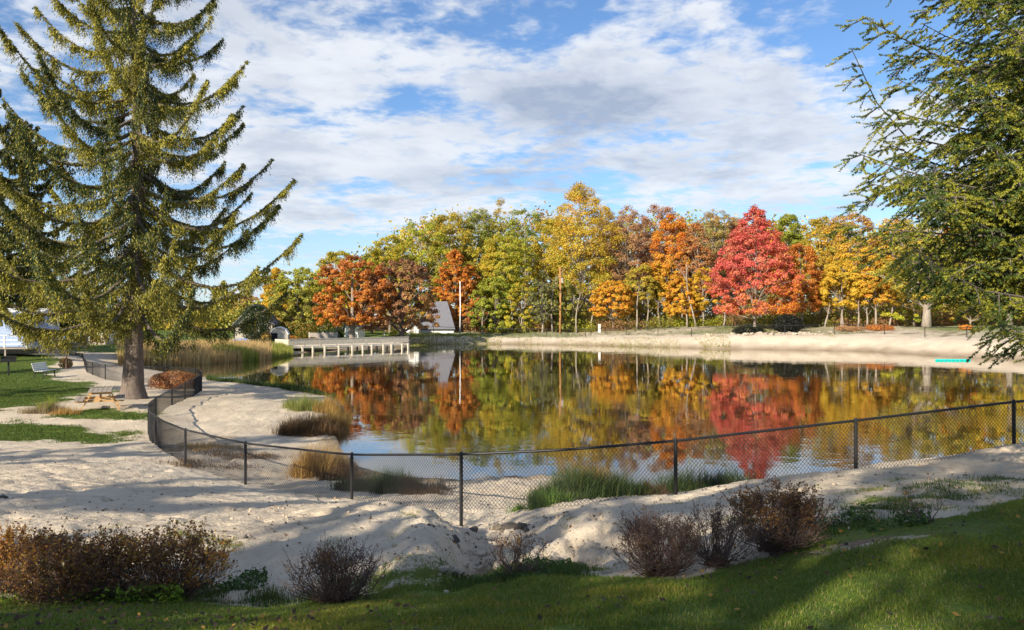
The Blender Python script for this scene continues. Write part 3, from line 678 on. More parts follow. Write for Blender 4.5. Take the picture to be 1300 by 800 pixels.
# ------------------------------------------------------------------ spruces
def spruce(name, x, y, H, R, label, seed, dens=1.0, r0=0.5, zlow=2.6, zmax=1.0, dz=0.26, nsize=1.0, yellow=0.6, group=None, ptop=0.78, zb=None, dark=1.0):
    rg = np.random.default_rng(seed); z0 = gz(x, y) if zb is None else zb
    root = empty(name, (x, y, z0), 0, label, 'tree', group)
    tb = MB(); pts = []; rad = []
    for i in range(15):
        t = i/14; pts.append((0.18*sin(t*5)*(1-t)*t*4, 0.1*sin(t*7), H*t - (0.6 if i == 0 else 0))); rad.append(r0*((1-t)**1.5)*0.95+0.02)
    pts.insert(1, (0, 0, 0.05)); rad.insert(1, r0*1.05); pts.insert(2, (0, 0, 0.5)); rad.insert(2, r0*0.98); rad[0] = r0*1.9; pts.insert(1, (0, 0, -0.05)); rad.insert(1, r0*1.65)
    rad[2] = r0*1.45; rad[3] = r0*1.12
    tb.tube(pts, rad, 14)
    CC = []; DD = []; SS = []; CO = []
    z = zlow; az = rg.uniform(0, 6.28); lb = MB()
    while z < H*zmax*0.985:
        f = z/H; L = R*max(1-f, 0)**ptop*rg.uniform(0.82, 1.08); az += 2.399963+rg.uniform(-0.3, 0.3)
        s0 = np.interp(z, [2, 7, 12, 18, 26], [-0.18, -0.20, -0.05, 0.20, 0.65]) + rg.uniform(-0.07, 0.07)
        up = np.interp(z, [2, 6, 10, 20], [0.16, 0.27, 0.31, 0.25])
        nseg = 14; ts = np.linspace(0, 1, nseg)
        hx = L*ts; hz = L*(s0*ts - 0.20*np.sin(np.pi*ts)*(1-0.5*f) + up*ts**2.6)
        bend = rg.uniform(-0.15, 0.15)
        ca, sa = np.cos(az+bend*ts), np.sin(az+bend*ts)
        PL = np.stack([hx*ca, hx*sa, z+hz], 1)
        lb.tube([PL[i] for i in range(0, nseg, 2)]+[PL[-1]], list(np.interp(np.linspace(0, 1, nseg//2+1), [0, 1], [0.028+0.012*L, 0.008])), 5, cap=False)
        # strands
        ns = int(L*42*dens)+8
        ncl = int(L*4.2)+4; ct = rg.uniform(0.04, 1.0, ncl)**0.95; cside = rg.uniform(-1, 1, ncl); clen = 0.35+0.95*rg.random(ncl)**1.3; ci = rg.integers(0, ncl, ns)
        t = np.clip(ct[ci]+rg.normal(size=ns)*0.22/L*0.5, 0.05, 1); side = np.clip(cside[ci]*rg.random(ns)**0.6*1.25, -1, 1)
        wd = (0.16 + 0.13*L*np.sin(np.pi*np.clip(t*0.9+0.08, 0, 1)))*(1-0.55*t)
        base = np.stack([np.interp(t, ts, PL[:, i]) for i in range(3)], 1)
        perp = np.array([-sin(az), cos(az), 0]); fw = np.array([cos(az), sin(az), 0])
        base = base + perp*(side*wd)[:, None] + fw*(np.abs(side)*wd*0.5)[:, None]; base[:, 2] -= np.abs(side)*wd*0.35
        sl = clen[ci]*(0.45+0.65*rg.random(ns))*(1.15-0.78*t)*np.clip(L/4, 0.45, 1.1)*(0.7 if z < 5 else 1.0)
        yl = rg.random() < yellow; ltint = rg.uniform(0.65, 1.25)
        nb = 9; u = np.linspace(0, 1, nb)
        swing = rg.normal(size=(ns, 2))*0.10
        for j in range(nb):
            jit = rg.normal(size=(ns, 3))*np.array([0.035, 0.035, 0.02])
            c = base + jit; c[:, 2] -= sl*u[j]; c[:, 0] += swing[:, 0]*u[j]; c[:, 1] += swing[:, 1]*u[j]
            ok = rg.random(ns) < 0.92
            dn = rg.normal(size=(ns, 3))*0.42; dn[:, 2] -= 1.0; dn += fw*0.4
            CC.append(c[ok]); DD.append(unit(dn)[ok]); SS.append((rg.uniform(0.055, 0.10, ns)*(1.1-0.5*u[j]))[ok])
            cy_ = np.where(rg.random(ns)[:, None] < (0.75 if yl else 0.30), np.array([0.34, 0.30, 0.045]), np.array([0.055, 0.08, 0.028]))*rg.uniform(0.65, 1.3, (ns, 1))*ltint  # dark greens and limb tint paint in shadow between the sunlit yellow sprays
            CO.append(cy_[ok])
        # needles hugging the limb top
        nt_ = int(L*60*dens); t = rg.uniform(0.15, 1.02, nt_); c = np.stack([np.interp(np.minimum(t, 1), ts, PL[:, i]) for i in range(3)], 1)
        c += rg.normal(size=(nt_, 3))*0.045*(1.3-0.6*t)[:, None] + perp*rg.normal(size=(nt_, 1))*0.10*(1.2-t)[:, None]
        dn = rg.normal(size=(nt_, 3))*0.6 + fw; CC.append(c); DD.append(unit(dn)); SS.append(rg.uniform(0.05, 0.11, nt_))
        CO.append(np.where(rg.random(nt_)[:, None] < (0.7 if yl else 0.35), np.array([0.28, 0.25, 0.04]), np.array([0.09, 0.12, 0.033]))*rg.uniform(0.7, 1.25, (nt_, 1)))
        z += dz*(1.0 + 0.6*rg.random())*(1+1.0*z/H)*(0.5 if z > H*0.75 else 1)
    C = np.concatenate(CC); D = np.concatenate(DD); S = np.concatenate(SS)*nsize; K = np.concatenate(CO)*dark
    u = D; v = unit(np.cross(D, rg.normal(size=D.shape)))
    V = np.stack([C-u*S[:, None], C+v*(S*0.30)[:, None], C+u*S[:, None], C-v*(S*0.30)[:, None]], 1).reshape(-1, 3)
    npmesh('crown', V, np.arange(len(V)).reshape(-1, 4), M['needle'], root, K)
    tb.build('trunk', M['bark'], root, smooth=True)
    lb.build('limb_framework', M['bark'], root, smooth=True)
    print(name, 'needles', len(C))
    return root
hero = spruce('spruce_tree', -16.2, 33.0, 27.5, 8.6, 'tall drooping yellow green spruce whose bare trunk foot stands behind the picnic table', 3, dens=2.0, r0=0.41, zlow=4.0, dz=0.097, nsize=0.9, ptop=0.92)
sp2 = spruce('spruce_tree', -43.5, 69.0, 21, 8.6, 'dark green spruce behind the lawn with a pale grey trunk between the two leftmost homes', 8, dens=0.9, r0=0.42, zlow=3.4, dz=0.15, nsize=2.3, yellow=0.1, dark=0.5)
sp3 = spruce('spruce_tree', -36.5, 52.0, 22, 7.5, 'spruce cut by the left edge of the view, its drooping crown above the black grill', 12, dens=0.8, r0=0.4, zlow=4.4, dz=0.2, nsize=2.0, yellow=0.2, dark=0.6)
_src = [o for o in bpy.data.objects if o.get('label', '').startswith('half bare pinkish')][0]
for (x, y, rz, s_, lb) in [(-4.5,-12.0,0.4,0.55,'half bare tree directly behind the viewer'),(-1.0,-13.5,2.0,0.60,'half bare tree behind the viewer to the right'),(-9.8,-10.0,1.0,0.6,'half bare tree third from the right behind the viewer'),(-7.2,-12.6,2.5,0.62,'half bare tree between the second and third behind the viewer')]:
    c = copy_tree(_src); c.location = (x, y, gz(x, y)); c.rotation_euler.z = rz; c.scale = (s_, s_, s_); c['label'] = lb; c['group'] = 'trees behind the viewer'
# neighbours of the same kind outside the frame; they shade the near bank and lawn
def shade_copy(src, x, y, rz, s, label):
    c = copy_tree(src); c.location = (x, y, gz(x, y)); c.rotation_euler.z = rz; c.scale = (s, s, s); c['label'] = label
    return c
SHADE = [(-18,-3.0,0.5,0.72),(-24,1.5,2.1,0.66),(-40,14.0,4.0,0.85),(-50,23,1.0,0.8),(-12.5,-7.5,3.0,0.74),(-30,5,0.2,0.45)]
for i, (x, y, rz, s) in enumerate(SHADE):
    shade_copy(sp3, x, y, rz, s, ['spruce behind the viewer to the left, middle of the row','spruce at the left end of the row behind the viewer','large spruce outside the view left of the picnic lawn','spruce beyond the large one left of the picnic lawn','spruce close behind the viewer on the left','small spruce left of the sandy slope','spruce just right behind the viewer','spruce at the right end of the row behind the viewer'][i])

def near_spruce():
    rg = np.random.default_rng(21); x, y, H = 8.9, 9.3, 13.5; z0 = gz(x, y)
    root = empty('spruce_tree', (x, y, z0), 0, 'near evergreen reaching in from the right edge with stubby dark green shoots', 'tree')
    tb = MB(); tb.tube([(0,0,-0.5),(0,0,0.1),(0,0,0.6)]+[(0.05*sin(t*6),0.05*cos(t*5),H*t) for t in np.linspace(0.1,1,9)], [0.45,0.36,0.28]+list(np.linspace(0.25,0.02,9)), 12)
    lb = MB(); SP = []; SD_ = []; SL = []; LC = []
    limbs = []
    # limbs seen in the photo: (tip px, tip py, depth, start height above ground)
    for (px, py, d, hs) in [(1098,22,8.6,4.6),(1082,62,9.2,5.0),(1140,-30,9.0,5.8),(1088,194,8.4,3.6),(1100,232,9.3,3.7),(1068,285,8.8,3.3),(1130,140,8.2,4.3),(1085,262,9.6,3.2),(1112,318,8.9,2.9),(1165,350,9.0,2.8),(1180,100,8.0,4.6),(1125,180,10.0,3.9),
                            (1215,-20,8.2,5.6),(1195,365,8.6,2.8),(1230,330,8.0,2.7),(1270,410,7.6,2.4),(1260,60,7.8,4.9),(1290,230,7.6,3.5),(1290,150,8.4,4.0),(1150,-60,9.6,6.3),(1130,70,9.8,4.9),(1165,250,8.0,3.3),(1200,300,9.8,3.0),(1170,310,8.5,3.0),(1230,180,9.8,3.8),(1210,240,8.6,3.6),(1250,260,9.4,3.4),(1140,100,9.0,4.5)]:
        tip = w(px, py, d) - np.array([x, y, z0]); limbs.append((tip, hs*1.0))
    for k in range(46):      # filling limbs between the ones named above
        ty = rg.uniform(-60, 345); e = np.interp(ty, [-60, 20, 120, 200, 290, 345], [1150, 1120, 1165, 1120, 1110, 1170]); tx = e + 20 + 150*rg.random()
        d_ = rg.uniform(7.4, 10.6); t_ = w(tx, ty, d_) - np.array([x, y, z0]); limbs.append((t_, max(t_[2]-rg.uniform(-0.6, 0.6), 2.7)))
    for k in range(60):
        a = rg.uniform(-2.6, 2.6); hz_ = rg.uniform(3.0, 11.5); L = 4.6*(1-hz_/14.5)**0.8; limbs.append((np.array([cos(a)*L, sin(a)*L, hz_-0.1*L+0.1]), hz_))
    for k in range(16):
        a = pi + rg.uniform(-1.2, 1.2); hz_ = rg.uniform(6.6, 12.3); L = 4.8*(1-hz_/14.5)**0.8; limbs.append((np.array([cos(a)*L, sin(a)*L, hz_+0.2*L]), hz_))
    for tip, hs in limbs:
        s = np.array([0, 0, hs]); L = np.linalg.norm(tip-s)
        ts = np.linspace(0, 1, 12); sag = -0.07*L*np.sin(np.pi*ts)
        PL = s + (tip-s)*ts[:, None]; PL[:, 2] += sag; wob = rg.normal(size=2)*0.06*L; PL[:, 2] += wob[0]*np.sin(2*np.pi*ts); PL[:, 1] += wob[1]*np.sin(np.pi*ts)+0.4*wob[0]*np.sin(3*np.pi*ts)
        lb.tube([PL[i] for i in range(12)], list(np.linspace(0.034, 0.005, 12)), 5, cap=False)
        fw = unit(tip-s); side = unit(np.cross(fw, [0, 0, 1]))
        n2 = int(L*12)
        for j in range(n2):
            t = 0.14 + 0.86*(j+rg.random())/n2; b = np.array([np.interp(t, ts, PL[:, i]) for i in range(3)])
            sg = 1 if j % 2 else -1; l2 = (0.30+0.75*rg.random())*(1.12-0.85*t)*min(1, L/3.2)
            dd = unit(fw*0.75 + side*sg*rg.uniform(0.5, 1.0) + np.array([0, 0, rg.uniform(-0.75, 0.05)]))
            u = np.linspace(0, 1, 6); B = b + dd*(l2*u)[:, None]; B[:, 2] -= 0.34*l2*u**2
            lb.tube([B[0], B[3], B[5]], [0.009, 0.006, 0.003], 4, cap=False)
            n3 = max(int(l2*15), 3)
            for q in range(n3):
                uu = (q+rg.random())/n3; c = np.array([np.interp(uu, u, B[:, i]) for i in range(3)])
                s3 = unit(np.cross(dd, [0, 0, 1]))*(1 if q % 2 else -1)
                d3 = unit(dd*0.9 + s3*rg.uniform(0.4, 1.0) + np.array([0, 0, rg.uniform(-0.8, 0.3)]))
                SP.append(c); SD_.append(d3); SL.append(rg.uniform(0.11, 0.22)); LC.append(t)
            SP.append(B[3]); SD_.append(dd); SL.append(l2*0.5); LC.append(t)
        SP.append(tip-fw*0.12); SD_.append(fw); SL.append(0.15); LC.append(1)
    SP = np.array(SP); SD_ = np.array(SD_); SL = np.array(SL); ns = len(SP)
    K = 64; k = np.repeat(np.arange(ns), K); m = len(k)
    t = rg.random(m); c = SP[k] + SD_[k]*(SL[k]*t)[:, None]
    rn = unit(np.cross(SD_[k], rg.normal(size=(m, 3)))); nd = unit(SD_[k]*0.62 + rn*0.9 + np.array([0,0,0.10])); ln = rg.uniform(0.020, 0.030, m)
    wv = unit(np.cross(nd, rg.normal(size=(m, 3))))*0.0060
    V = np.stack([c-wv, c+wv, c+nd*ln[:, None]], 1).reshape(-1, 3)
    lc = np.array(LC)[k]; base = np.where((rg.random(ns) < 0.5)[k][:, None], np.array([0.33, 0.33, 0.045]), np.array([0.10, 0.145, 0.035]))
    npmesh('crown', V, np.arange(len(V)).reshape(-1, 3), M['needle'], root, base*rg.uniform(0.7, 1.3, (m, 1)))
    tb.build('trunk', M['bark'], root, smooth=True); lb.build('limb_framework', M['grey_bark'], root, smooth=True)
    print('near spruce shoots', ns, 'needles', m)
near_spruce()

# ------------------------------------------------------------------ chain link fences
def polyline(pts, step):
    P = np.array(pts, float); seg = np.linalg.norm(np.diff(P[:, :2], axis=0), axis=1); s = np.concatenate([[0], np.cumsum(seg)])
    # Catmull-like smoothing through dense resample and blur
    t = np.arange(0, s[-1], 0.05); Q = np.stack([np.interp(t, s, P[:, i]) for i in range(P.shape[1])], 1)
    kk = 31; ker = np.hanning(kk+2)[1:-1]; ker /= ker.sum()
    Qp = np.pad(Q, ((kk//2, kk//2), (0, 0)), mode='edge'); Q = np.stack([np.convolve(Qp[:, i], ker, 'valid') for i in range(P.shape[1])], 1)
    seg = np.linalg.norm(np.diff(Q[:, :2], axis=0), axis=1); s = np.concatenate([[0], np.cumsum(seg)])
    return Q, s

def ribbons(A, B, r):
    """thin three sided rods from A to B, vectorised"""
    d = unit(B-A); u = unit(np.cross(d, np.array([0.31, 0.17, 0.93]))); v = np.cross(d, u); n = len(A)
    ring = [u*r, (-0.5*u+0.866*v)*r, (-0.5*u-0.866*v)*r]
    V = np.stack([A+ring[0], A+ring[1], A+ring[2], B+ring[0], B+ring[1], B+ring[2]], 1).reshape(-1, 3)
    f = np.array([[0,1,4,3],[1,2,5,4],[2,0,3,5]]); F = (np.arange(n)[:, None, None]*6 + f).reshape(-1, 4)
    return V, F

def chain_fence(pts, label, mesh_h=0.90, post_at=None, post_step=3.0, cell=0.062, wire=0.0034, post_r=0.030, deep=0.25, top_r=0.021):
    """pts rows x, y, rail z"""
    Q, s = polyline(pts, 0.05); L = s[-1]
    at = lambda t: np.stack([np.interp(t, s, Q[:, i]) for i in range(3)], -1)
    o = at(np.array([0.0]))[0]; root = empty('chain_link_fence', (o[0], o[1], gz(o[0], o[1])), 0, label, 'fence'); O = np.array(root.location)
    ps = post_at if post_at is not None else list(np.arange(0, L, post_step))
    for q in ps:
        p = at(np.array([float(q)]))[0]; g = min(gz(p[0], p[1]), p[2]-0.6) - deep
        mb = MB(); mb.tube([(p[0], p[1], g)-O, (p[0], p[1], p[2]+0.02)-O, (p[0], p[1], p[2]+0.045)-O], [post_r, post_r, post_r*0.5], 10); po = mb.build('post', M['black_metal'], root, smooth=False)
    mb = MB(); tt = np.arange(0, L, 0.30); R_ = at(tt)-O; mb.tube([tuple(r) for r in R_], top_r, 8); mb.build('top_rail', M['black_metal'], root, smooth=True)
    # mesh wires: both diagonal families, following the line
    A = []; B = []; h = mesh_h; nseg = 10
    t0 = np.arange(-h, L, cell)
    for sg in (1, -1):
        for j in range(nseg):
            a0, a1 = j/nseg, (j+1)/nseg
            ta = t0 + (a0 if sg > 0 else 1-a0)*h*0.9; tb = t0 + (a1 if sg > 0 else 1-a1)*h*0.9
            ok = (ta >= 0) & (tb >= 0) & (ta <= L) & (tb <= L); ta = ta[ok]; tb = tb[ok]
            pa = at(ta); pb = at(tb); pa[:, 2] -= h*a0 - 0.03*(a0 == 0); pb[:, 2] -= h*a1
            A.append(pa-O); B.append(pb-O)
    V, F_ = ribbons(np.concatenate(A), np.concatenate(B), wire)
    npmesh('chain_link_mesh', V, F_, M['black_metal'], root)
    return root

fp = [w(1560,488,13.3),w(1400,500,13.1),w(1288,510,12.9),w(1086,534,12.3),w(856,560,12.0),w(720,571,12.1),w(585,577,12.5),w(446,577.5,14.3),w(312,563,16.2),w(236,546,18.6),w(206,534,21.0),w(190,522,23.3),w(188,513,25.2),w(200,504,27.5),w(218,495,29.8),w(234,487,32.5),w(248,480,35.3),w(256.5,474,38.2),w(254,470,40.2),w(242,467.5,41.5),w(202,466,42.6),w(150,464.5,44.2),w(128,462.5,46),w(110,459,49),w(107,455,53),w(105,449,60),w(80,446,67),w(40,441,74)]
_q, _s = polyline(fp, 0.05); _px = _q[:, 0]/_q[:, 1]*FPX+650
POSTS = []
for _t in [1400,1288,1086,856,585,446,312,236,198]:
    _near = np.where(_q[:, 1] < 22.5)[0]; POSTS.append(float(_s[_near[np.argmin(np.abs(_px[_near]-_t))]]))
POSTS += list(np.arange(POSTS[-1]+2.6, _s[-1], 2.9))
chain_fence(fp, 'black chain link fence curving round the near side of the pond', post_at=POSTS)
ff = []
for px in (500, 560, 640, 720, 800, 880, 940, 1000, 1060, 1120, 1190, 1260, 1330, 1420):
    dd = np.interp(px, [500,560,800,870,975,1098,1176,1278,1420], [120,121,114,105,101.5,98.5,90,79,70]); xx = (px-650)/FPX*dd
    ff.append((xx, dd, gz(xx, dd)+1.15))
chain_fence(ff, 'low black chain link fence along the top of the far sand bank', mesh_h=1.1, cell=0.35, wire=0.004, post_r=0.045, top_r=0.03, post_step=6.0)

# ------------------------------------------------------------------ picnic table, bench, grill
def picnic_table(x, y, rz):
    root = empty('picnic_table', (x, y, gz(x, y)), rz, 'orange brown wooden picnic table with a grey weathered top on the sand by the spruce', 'table')
    for (nm, y0, n, z, L) in (('tabletop', -0.375, 5, 0.74, 1.8), ('bench_seat', -0.80, 2, 0.44, 1.8), ('bench_seat', 0.52, 2, 0.44, 1.8)):
        mb = MB()
        for i in range(n): mb.box(-L/2, L/2, y0+i*0.152, y0+i*0.152+0.142, z-0.04, z)
        mb.build(nm, M['weathered'], root, bevel=0.004)
    for ex in (-0.62, 0.62):
        for sg in (-1, 1):
            mb = MB(); mb.bar((ex, sg*0.64, 0.0), (ex, sg*0.24, 0.70), 0.04, 0.10, up=(1,0,0)); mb.build('leg', M['new_wood'], root)
        mb = MB(); mb.bar((ex+0.045, -0.78, 0.375), (ex+0.045, 0.80, 0.375), 0.04, 0.10); mb.build('seat_support', M['new_wood'], root)
        mb = MB(); mb.bar((ex+0.045, -0.36, 0.655), (ex+0.045, 0.36, 0.655), 0.04, 0.085); mb.build('top_support', M['new_wood'], root)
        mb = MB(); mb.bar((ex, 0, 0.36), (ex*0.25, 0, 0.68), 0.04, 0.08); mb.build('brace', M['new_wood'], root)
p = w(128, 516, 28.6); picnic_table(p[0], p[1], radians(116))

def park_bench(x, y, rz):
    root = empty('park_bench', (x, y, gz(x, y)), rz, 'white slatted bench with dark metal frame on the shaded lawn', 'bench')
    mb = MB()
    for i in range(4): mb.box(-0.85, 0.85, -0.22+i*0.115, -0.22+i*0.115+0.095, 0.42, 0.45)
    mb.build('seat', M['white_paint'], root, bevel=0.003)
    mb = MB()
    for i in range(4): z = 0.52+i*0.11; mb.bar((-0.85, 0.27+i*0.035, z), (0.85, 0.27+i*0.035, z), 0.025, 0.09)
    mb.build('backrest', M['white_paint'], root)
    for ex in (-0.72, 0.72):
        mb = MB(); mb.bar((ex, -0.20, 0.0), (ex, -0.16, 0.42), 0.05, 0.05); mb.bar((ex, 0.30, 0.0), (ex, 0.24, 0.42), 0.05, 0.05); mb.bar((ex, 0.27, 0.42), (ex, 0.41, 0.95), 0.04, 0.04); mb.bar((ex, -0.22, 0.39), (ex, 0.28, 0.39), 0.05, 0.04)
        mb.build('leg', M['black_metal'], root)
p = w(58, 484, 45); park_bench(p[0], p[1], radians(97))

def grill(x, y):
    root = empty('park_grill', (x, y, gz(x, y)), 0.4, 'black charcoal park grill on a single post at the left edge of the lawn', 'grill')
    mb = MB(); mb.tube([(0,0,-0.2),(0,0,0.80)], 0.05, 10); mb.build('post', M['black_metal'], root)
    mb = MB()
    mb.box(-0.36,0.36,-0.25,0.25,0.80,0.83); mb.box(-0.36,-0.34,-0.25,0.25,0.83,1.12); mb.box(0.34,0.36,-0.25,0.25,0.83,1.12); mb.box(-0.34,0.34,0.23,0.25,0.83,1.16); mb.box(-0.34,0.34,-0.25,-0.23,0.83,1.02)
    mb.build('firebox', M['black_metal'], root)
    mb = MB()
    for i in range(12): mb.bar((-0.33+i*0.06,-0.23,1.04), (-0.33+i*0.06,0.23,1.04), 0.012, 0.012)
    mb.build('grate', M['black_metal'], root)
    for s_ in (-1, 1):
        mb = MB(); mb.tube([(s_*0.36,-0.1,1.04),(s_*0.46,-0.1,1.04),(s_*0.46,0.1,1.04),(s_*0.36,0.1,1.04)], 0.012, 6); mb.build('handle', M['black_metal'], root)
p = w(11, 474, 46); grill(p[0], p[1])

# ------------------------------------------------------------------ buildings on the left
def wall_window(root, wallo, x0, x1, z0, z1, y, glass='dark_glass'):
    mb = MB(); t = 0.07
    mb.box(x0-t, x1+t, y-0.05, y-0.01, z1, z1+t); mb.box(x0-t, x1+t, y-0.05, y-0.01, z0-t, z0); mb.box(x0-t, x0, y-0.05, y-0.01, z0, z1); mb.box(x1, x1+t, y-0.05, y-0.01, z0, z1)
    mb.box((x0+x1)/2-0.02, (x0+x1)/2+0.02, y-0.04, y-0.02, z0, z1)
    f = mb.build('window', M['white_paint'], root)
    g = MB(); g.box(x0, x1, y-0.018, y-0.012, z0, z1); g.build('pane', M[glass], f)

def trailer(x, y, rz, L, Dp, H, wall, label, deck=True, group=None, floor=0.55):
    root = empty('mobile_home', (x, y, gz(x, y)), rz, label, 'mobile home', group)
    mb = MB(); mb.box(-L/2, L/2, 0, Dp, floor, floor+H); wo = mb.build('wall', M[wall], root)
    mb = MB(); n = int(H/0.2)
    for i in range(n): mb.box(-L/2-0.012, L/2+0.012, -0.012, Dp+0.012, floor+0.02+i*0.2, floor+0.035+i*0.2)
    mb.build('siding', M[wall], wo)
    mb = MB(); mb.box(-L/2+0.05, L/2-0.05, 0.06, Dp-0.06, 0, floor-0.01); mb.build('skirting', M['weathered'], root)
    mb = MB(); mb.box(-L/2-0.15, L/2+0.15, -0.15, Dp+0.15, floor+H+0.005, floor+H+0.14)
    mb.prism([(-0.10,0),(Dp+0.10,0),(Dp/2,0.35)], 0, 0, -L/2-0.1, L/2+0.1, lambda u, v, t: (t, u, floor+H+0.145+v)); mb.build('roof', M['white_paint'], root)
    k = int(L/2.4)
    for i in range(k):
        cx_ = -L/2 + (i+0.5)*L/k
        if i == k//2:
            mb = MB(); mb.box(cx_-0.42, cx_+0.42, -0.05, -0.005, floor+0.02, floor+1.95); d = mb.build('door', M['white_paint'], root)
            mb = MB(); mb.tube([(cx_+0.32,-0.05,floor+0.95),(cx_+0.32,-0.09,floor+0.95)], 0.03, 8); mb.build('handle', M['black_metal'], d)
        else: wall_window(root, wo, cx_-0.5, cx_+0.5, floor+0.85, floor+1.75, 0)
    if deck:
        mb = MB(); mb.box(-L/2, L/2, -1.9, -0.15, floor-0.10, floor-0.02)
        for q in np.arange(-L/2+0.1, L/2, 1.5): mb.box(q-0.05, q+0.05, -1.85, -1.75, -0.1, floor-0.10)
        mb.build('deck', M['weathered'], root)
        mb = MB(); z0 = floor-0.02
        for q in np.arange(-L/2+0.05, L/2+0.01, 1.5): mb.box(q-0.045, q+0.045, -1.88, -1.79, z0, z0+0.95)
        for zz in (0.25, 0.55, 0.90): mb.box(-L/2, L/2, -1.865, -1.805, z0+zz, z0+zz+0.06)
        mb.build('railing', M['white_paint'], root)
    return root
p = w(-18, 455, 58)
tr = trailer(p[0]-0.2, 58, radians(10), 7.6, 4.0, 2.45, 'shaded_white', 'white mobile home, walls coloured bluish for shade, with rounded corner bay and railed deck at the left edge')
# the round corner column of the first home, in the same shade-tinted white
mb = MB(); mb.tube([(3.35,-0.25,0.55),(3.35,-0.25,3.05)], 0.55, 20); mb.tube([(3.35,-0.25,3.052),(3.35,-0.25,3.25)], 0.70, 20); mb.build('corner_bay', M['shaded_white'], tr)
p = w(58, 451, 76); trailer(p[0], 76, radians(-6), 4.2, 3.4, 2.2, 'blue_paint', 'blue mobile home with white porch rails behind the lawn tree', group=None)
p = w(87, 449, 84); trailer(p[0]+0.6, 86, radians(4), 4.6, 3.0, 1.9, 'white_paint', 'small white mobile home to the right of the blue one', deck=False, floor=0.4)

def car(x, y, rz, body, label):
    root = empty('parked_car', (x, y, gz(x, y)), rz, label, 'car', 'cars parked beyond the left lawn')
    prof = [(-2.15,0.35),(2.15,0.35),(2.2,0.62),(2.05,0.82),(1.15,0.92),(0.55,1.36),(-0.95,1.42),(-1.75,0.98),(-2.15,0.90)]
    mb = MB(); mb.prism(prof, 0, 0, -0.85, 0.85, lambda u, v, t: (u, t, v)); mb.build('body', M[body], root, bevel=0.05)
    g = MB(); g.prism([(1.02,0.94),(0.52,1.30),(-0.90,1.36),(-1.5,0.98)], 0, 0, -0.858, 0.858, lambda u, v, t: (u, t, v)); g.build('window', M['dark_glass'], root)
    for sx_ in (-1.35, 1.35):
        for s_ in (-1, 1):
            q = MB(); q.tube([(sx_, s_*0.70, 0.33), (sx_, s_*0.90, 0.33)], 0.33, 16); wh = q.build('wheel', M['rubber'], root)
            q = MB(); q.tube([(sx_, s_*0.89, 0.33), (sx_, s_*0.915, 0.33)], 0.19, 12); q.build('rim', M['white_paint'], wh)
    for s_ in (-0.6, 0.6):
        q = MB(); q.box(2.16, 2.23, s_-0.18, s_+0.18, 0.62, 0.76); q.build('headlight', M['white_paint'], root)
        q = MB(); q.box(-2.20, -2.13, s_-0.15, s_+0.15, 0.68, 0.84); q.build('tail_light', M['red_paint'], root)
p = w(111, 444, 93); car(p[0], 93, radians(20), 'dark_glass', 'dark car parked beyond the left lawn road')
p = w(124, 441, 97); car(p[0], 98, radians(-15), 'white_paint', 'white car parked right of the dark one beyond the road')

# gabled house, shed, dock, roof, pavilion
def gable_house(x, y, rz, L, Dp, eave, ridge, wall, roof, label, name='house', win=True):
    root = empty(name, (x, y, gz(x, y)), rz, label, name)
    mb = MB(); mb.prism([(-L/2,-0.3),(L/2,-0.3),(L/2,eave),(0,ridge),(-L/2,eave)], 0, 0, 0, Dp, lambda u, v, t: (u, t, v)); wo = mb.build('wall', M[wall], root)
    for s_ in (-1, 1):
        mb = MB(); k = (ridge-eave)/(L/2); e = 0.35
        mb.prism([(0, ridge+0.02), (s_*(L/2+e), eave-k*e+0.02), (s_*(L/2+e), eave-k*e+0.16), (0, ridge+0.20)], 0, 0, -0.35, Dp+0.35, lambda u, v, t: (u, t, v)); mb.build('roof', M[roof], root)
    if win:
        for cx_ in (-L/4, L/4): wall_window(root, wo, cx_-0.45, cx_+0.45, 1.0, 2.2, 0)
        if ridge > 4: wall_window(root, wo, -0.4, 0.4, eave+0.3, eave+1.3, 0)
    mb = MB(); mb.box(-0.45, 0.45, -0.05, -0.005, 0, 2.0); d = mb.build('door', M['weathered'], root)
    mb = MB(); mb.tube([(0.34,-0.05,1.0),(0.34,-0.10,1.0)], 0.035, 8); mb.build('handle', M['black_metal'], d)
    return root
p = w(322, 430, 108); gable_house(p[0], 108, radians(8), 5.0, 7, 2.4, 4.9, 'old_wood', 'shingle', 'white gabled house behind the dark conifer beyond the reeds')
p = w(446, 425, 122); gable_house(p[0], 122, radians(-10), 2.2, 3, 1.8, 3.2, 'white_paint', 'shingle', 'small white gabled building peeking out right of the rust tree trunk', win=False)

def gambrel_shed(x, y, rz):
    root = empty('shed', (x, y, gz(x, y)), rz, 'small white gambrel roofed shed between the reeds and the dock', 'shed')
    out = [(-1.0,0),(1.0,0),(1.0,1.35),(0.68,1.90),(0.15,2.15),(-0.15,2.15),(-0.68,1.90),(-1.0,1.35)]
    mb = MB(); mb.prism(out, 0, 0, 0, 2.4, lambda u, v, t: (u, t, v-0.1)); mb.build('wall', M['old_wood'], root)
    mb = MB(); o2 = [(1.0,1.27),(0.68,1.82),(0.15,2.07),(-0.15,2.07),(-0.68,1.82),(-1.0,1.27),(-1.10,1.30),(-0.74,1.92),(-0.17,2.18),(0.17,2.18),(0.74,1.92),(1.10,1.30)]
    mb.prism(o2, 0, 0, -0.12, 2.5, lambda u, v, t: (u*1.002, t, v)); mb.build('roof', M['white_paint'], root)
    mb = MB(); mb.box(-0.85,-0.15,-0.04,-0.005,0,1.45); d = mb.build('door', M['rubber'], root)
    mb = MB(); mb.tube([(-0.25,-0.04,0.8),(-0.25,-0.08,0.8)], 0.03, 6); mb.build('handle', M['white_paint'], d)
p = w(354, 438, 89); gambrel_shed(p[0], 89, radians(12))

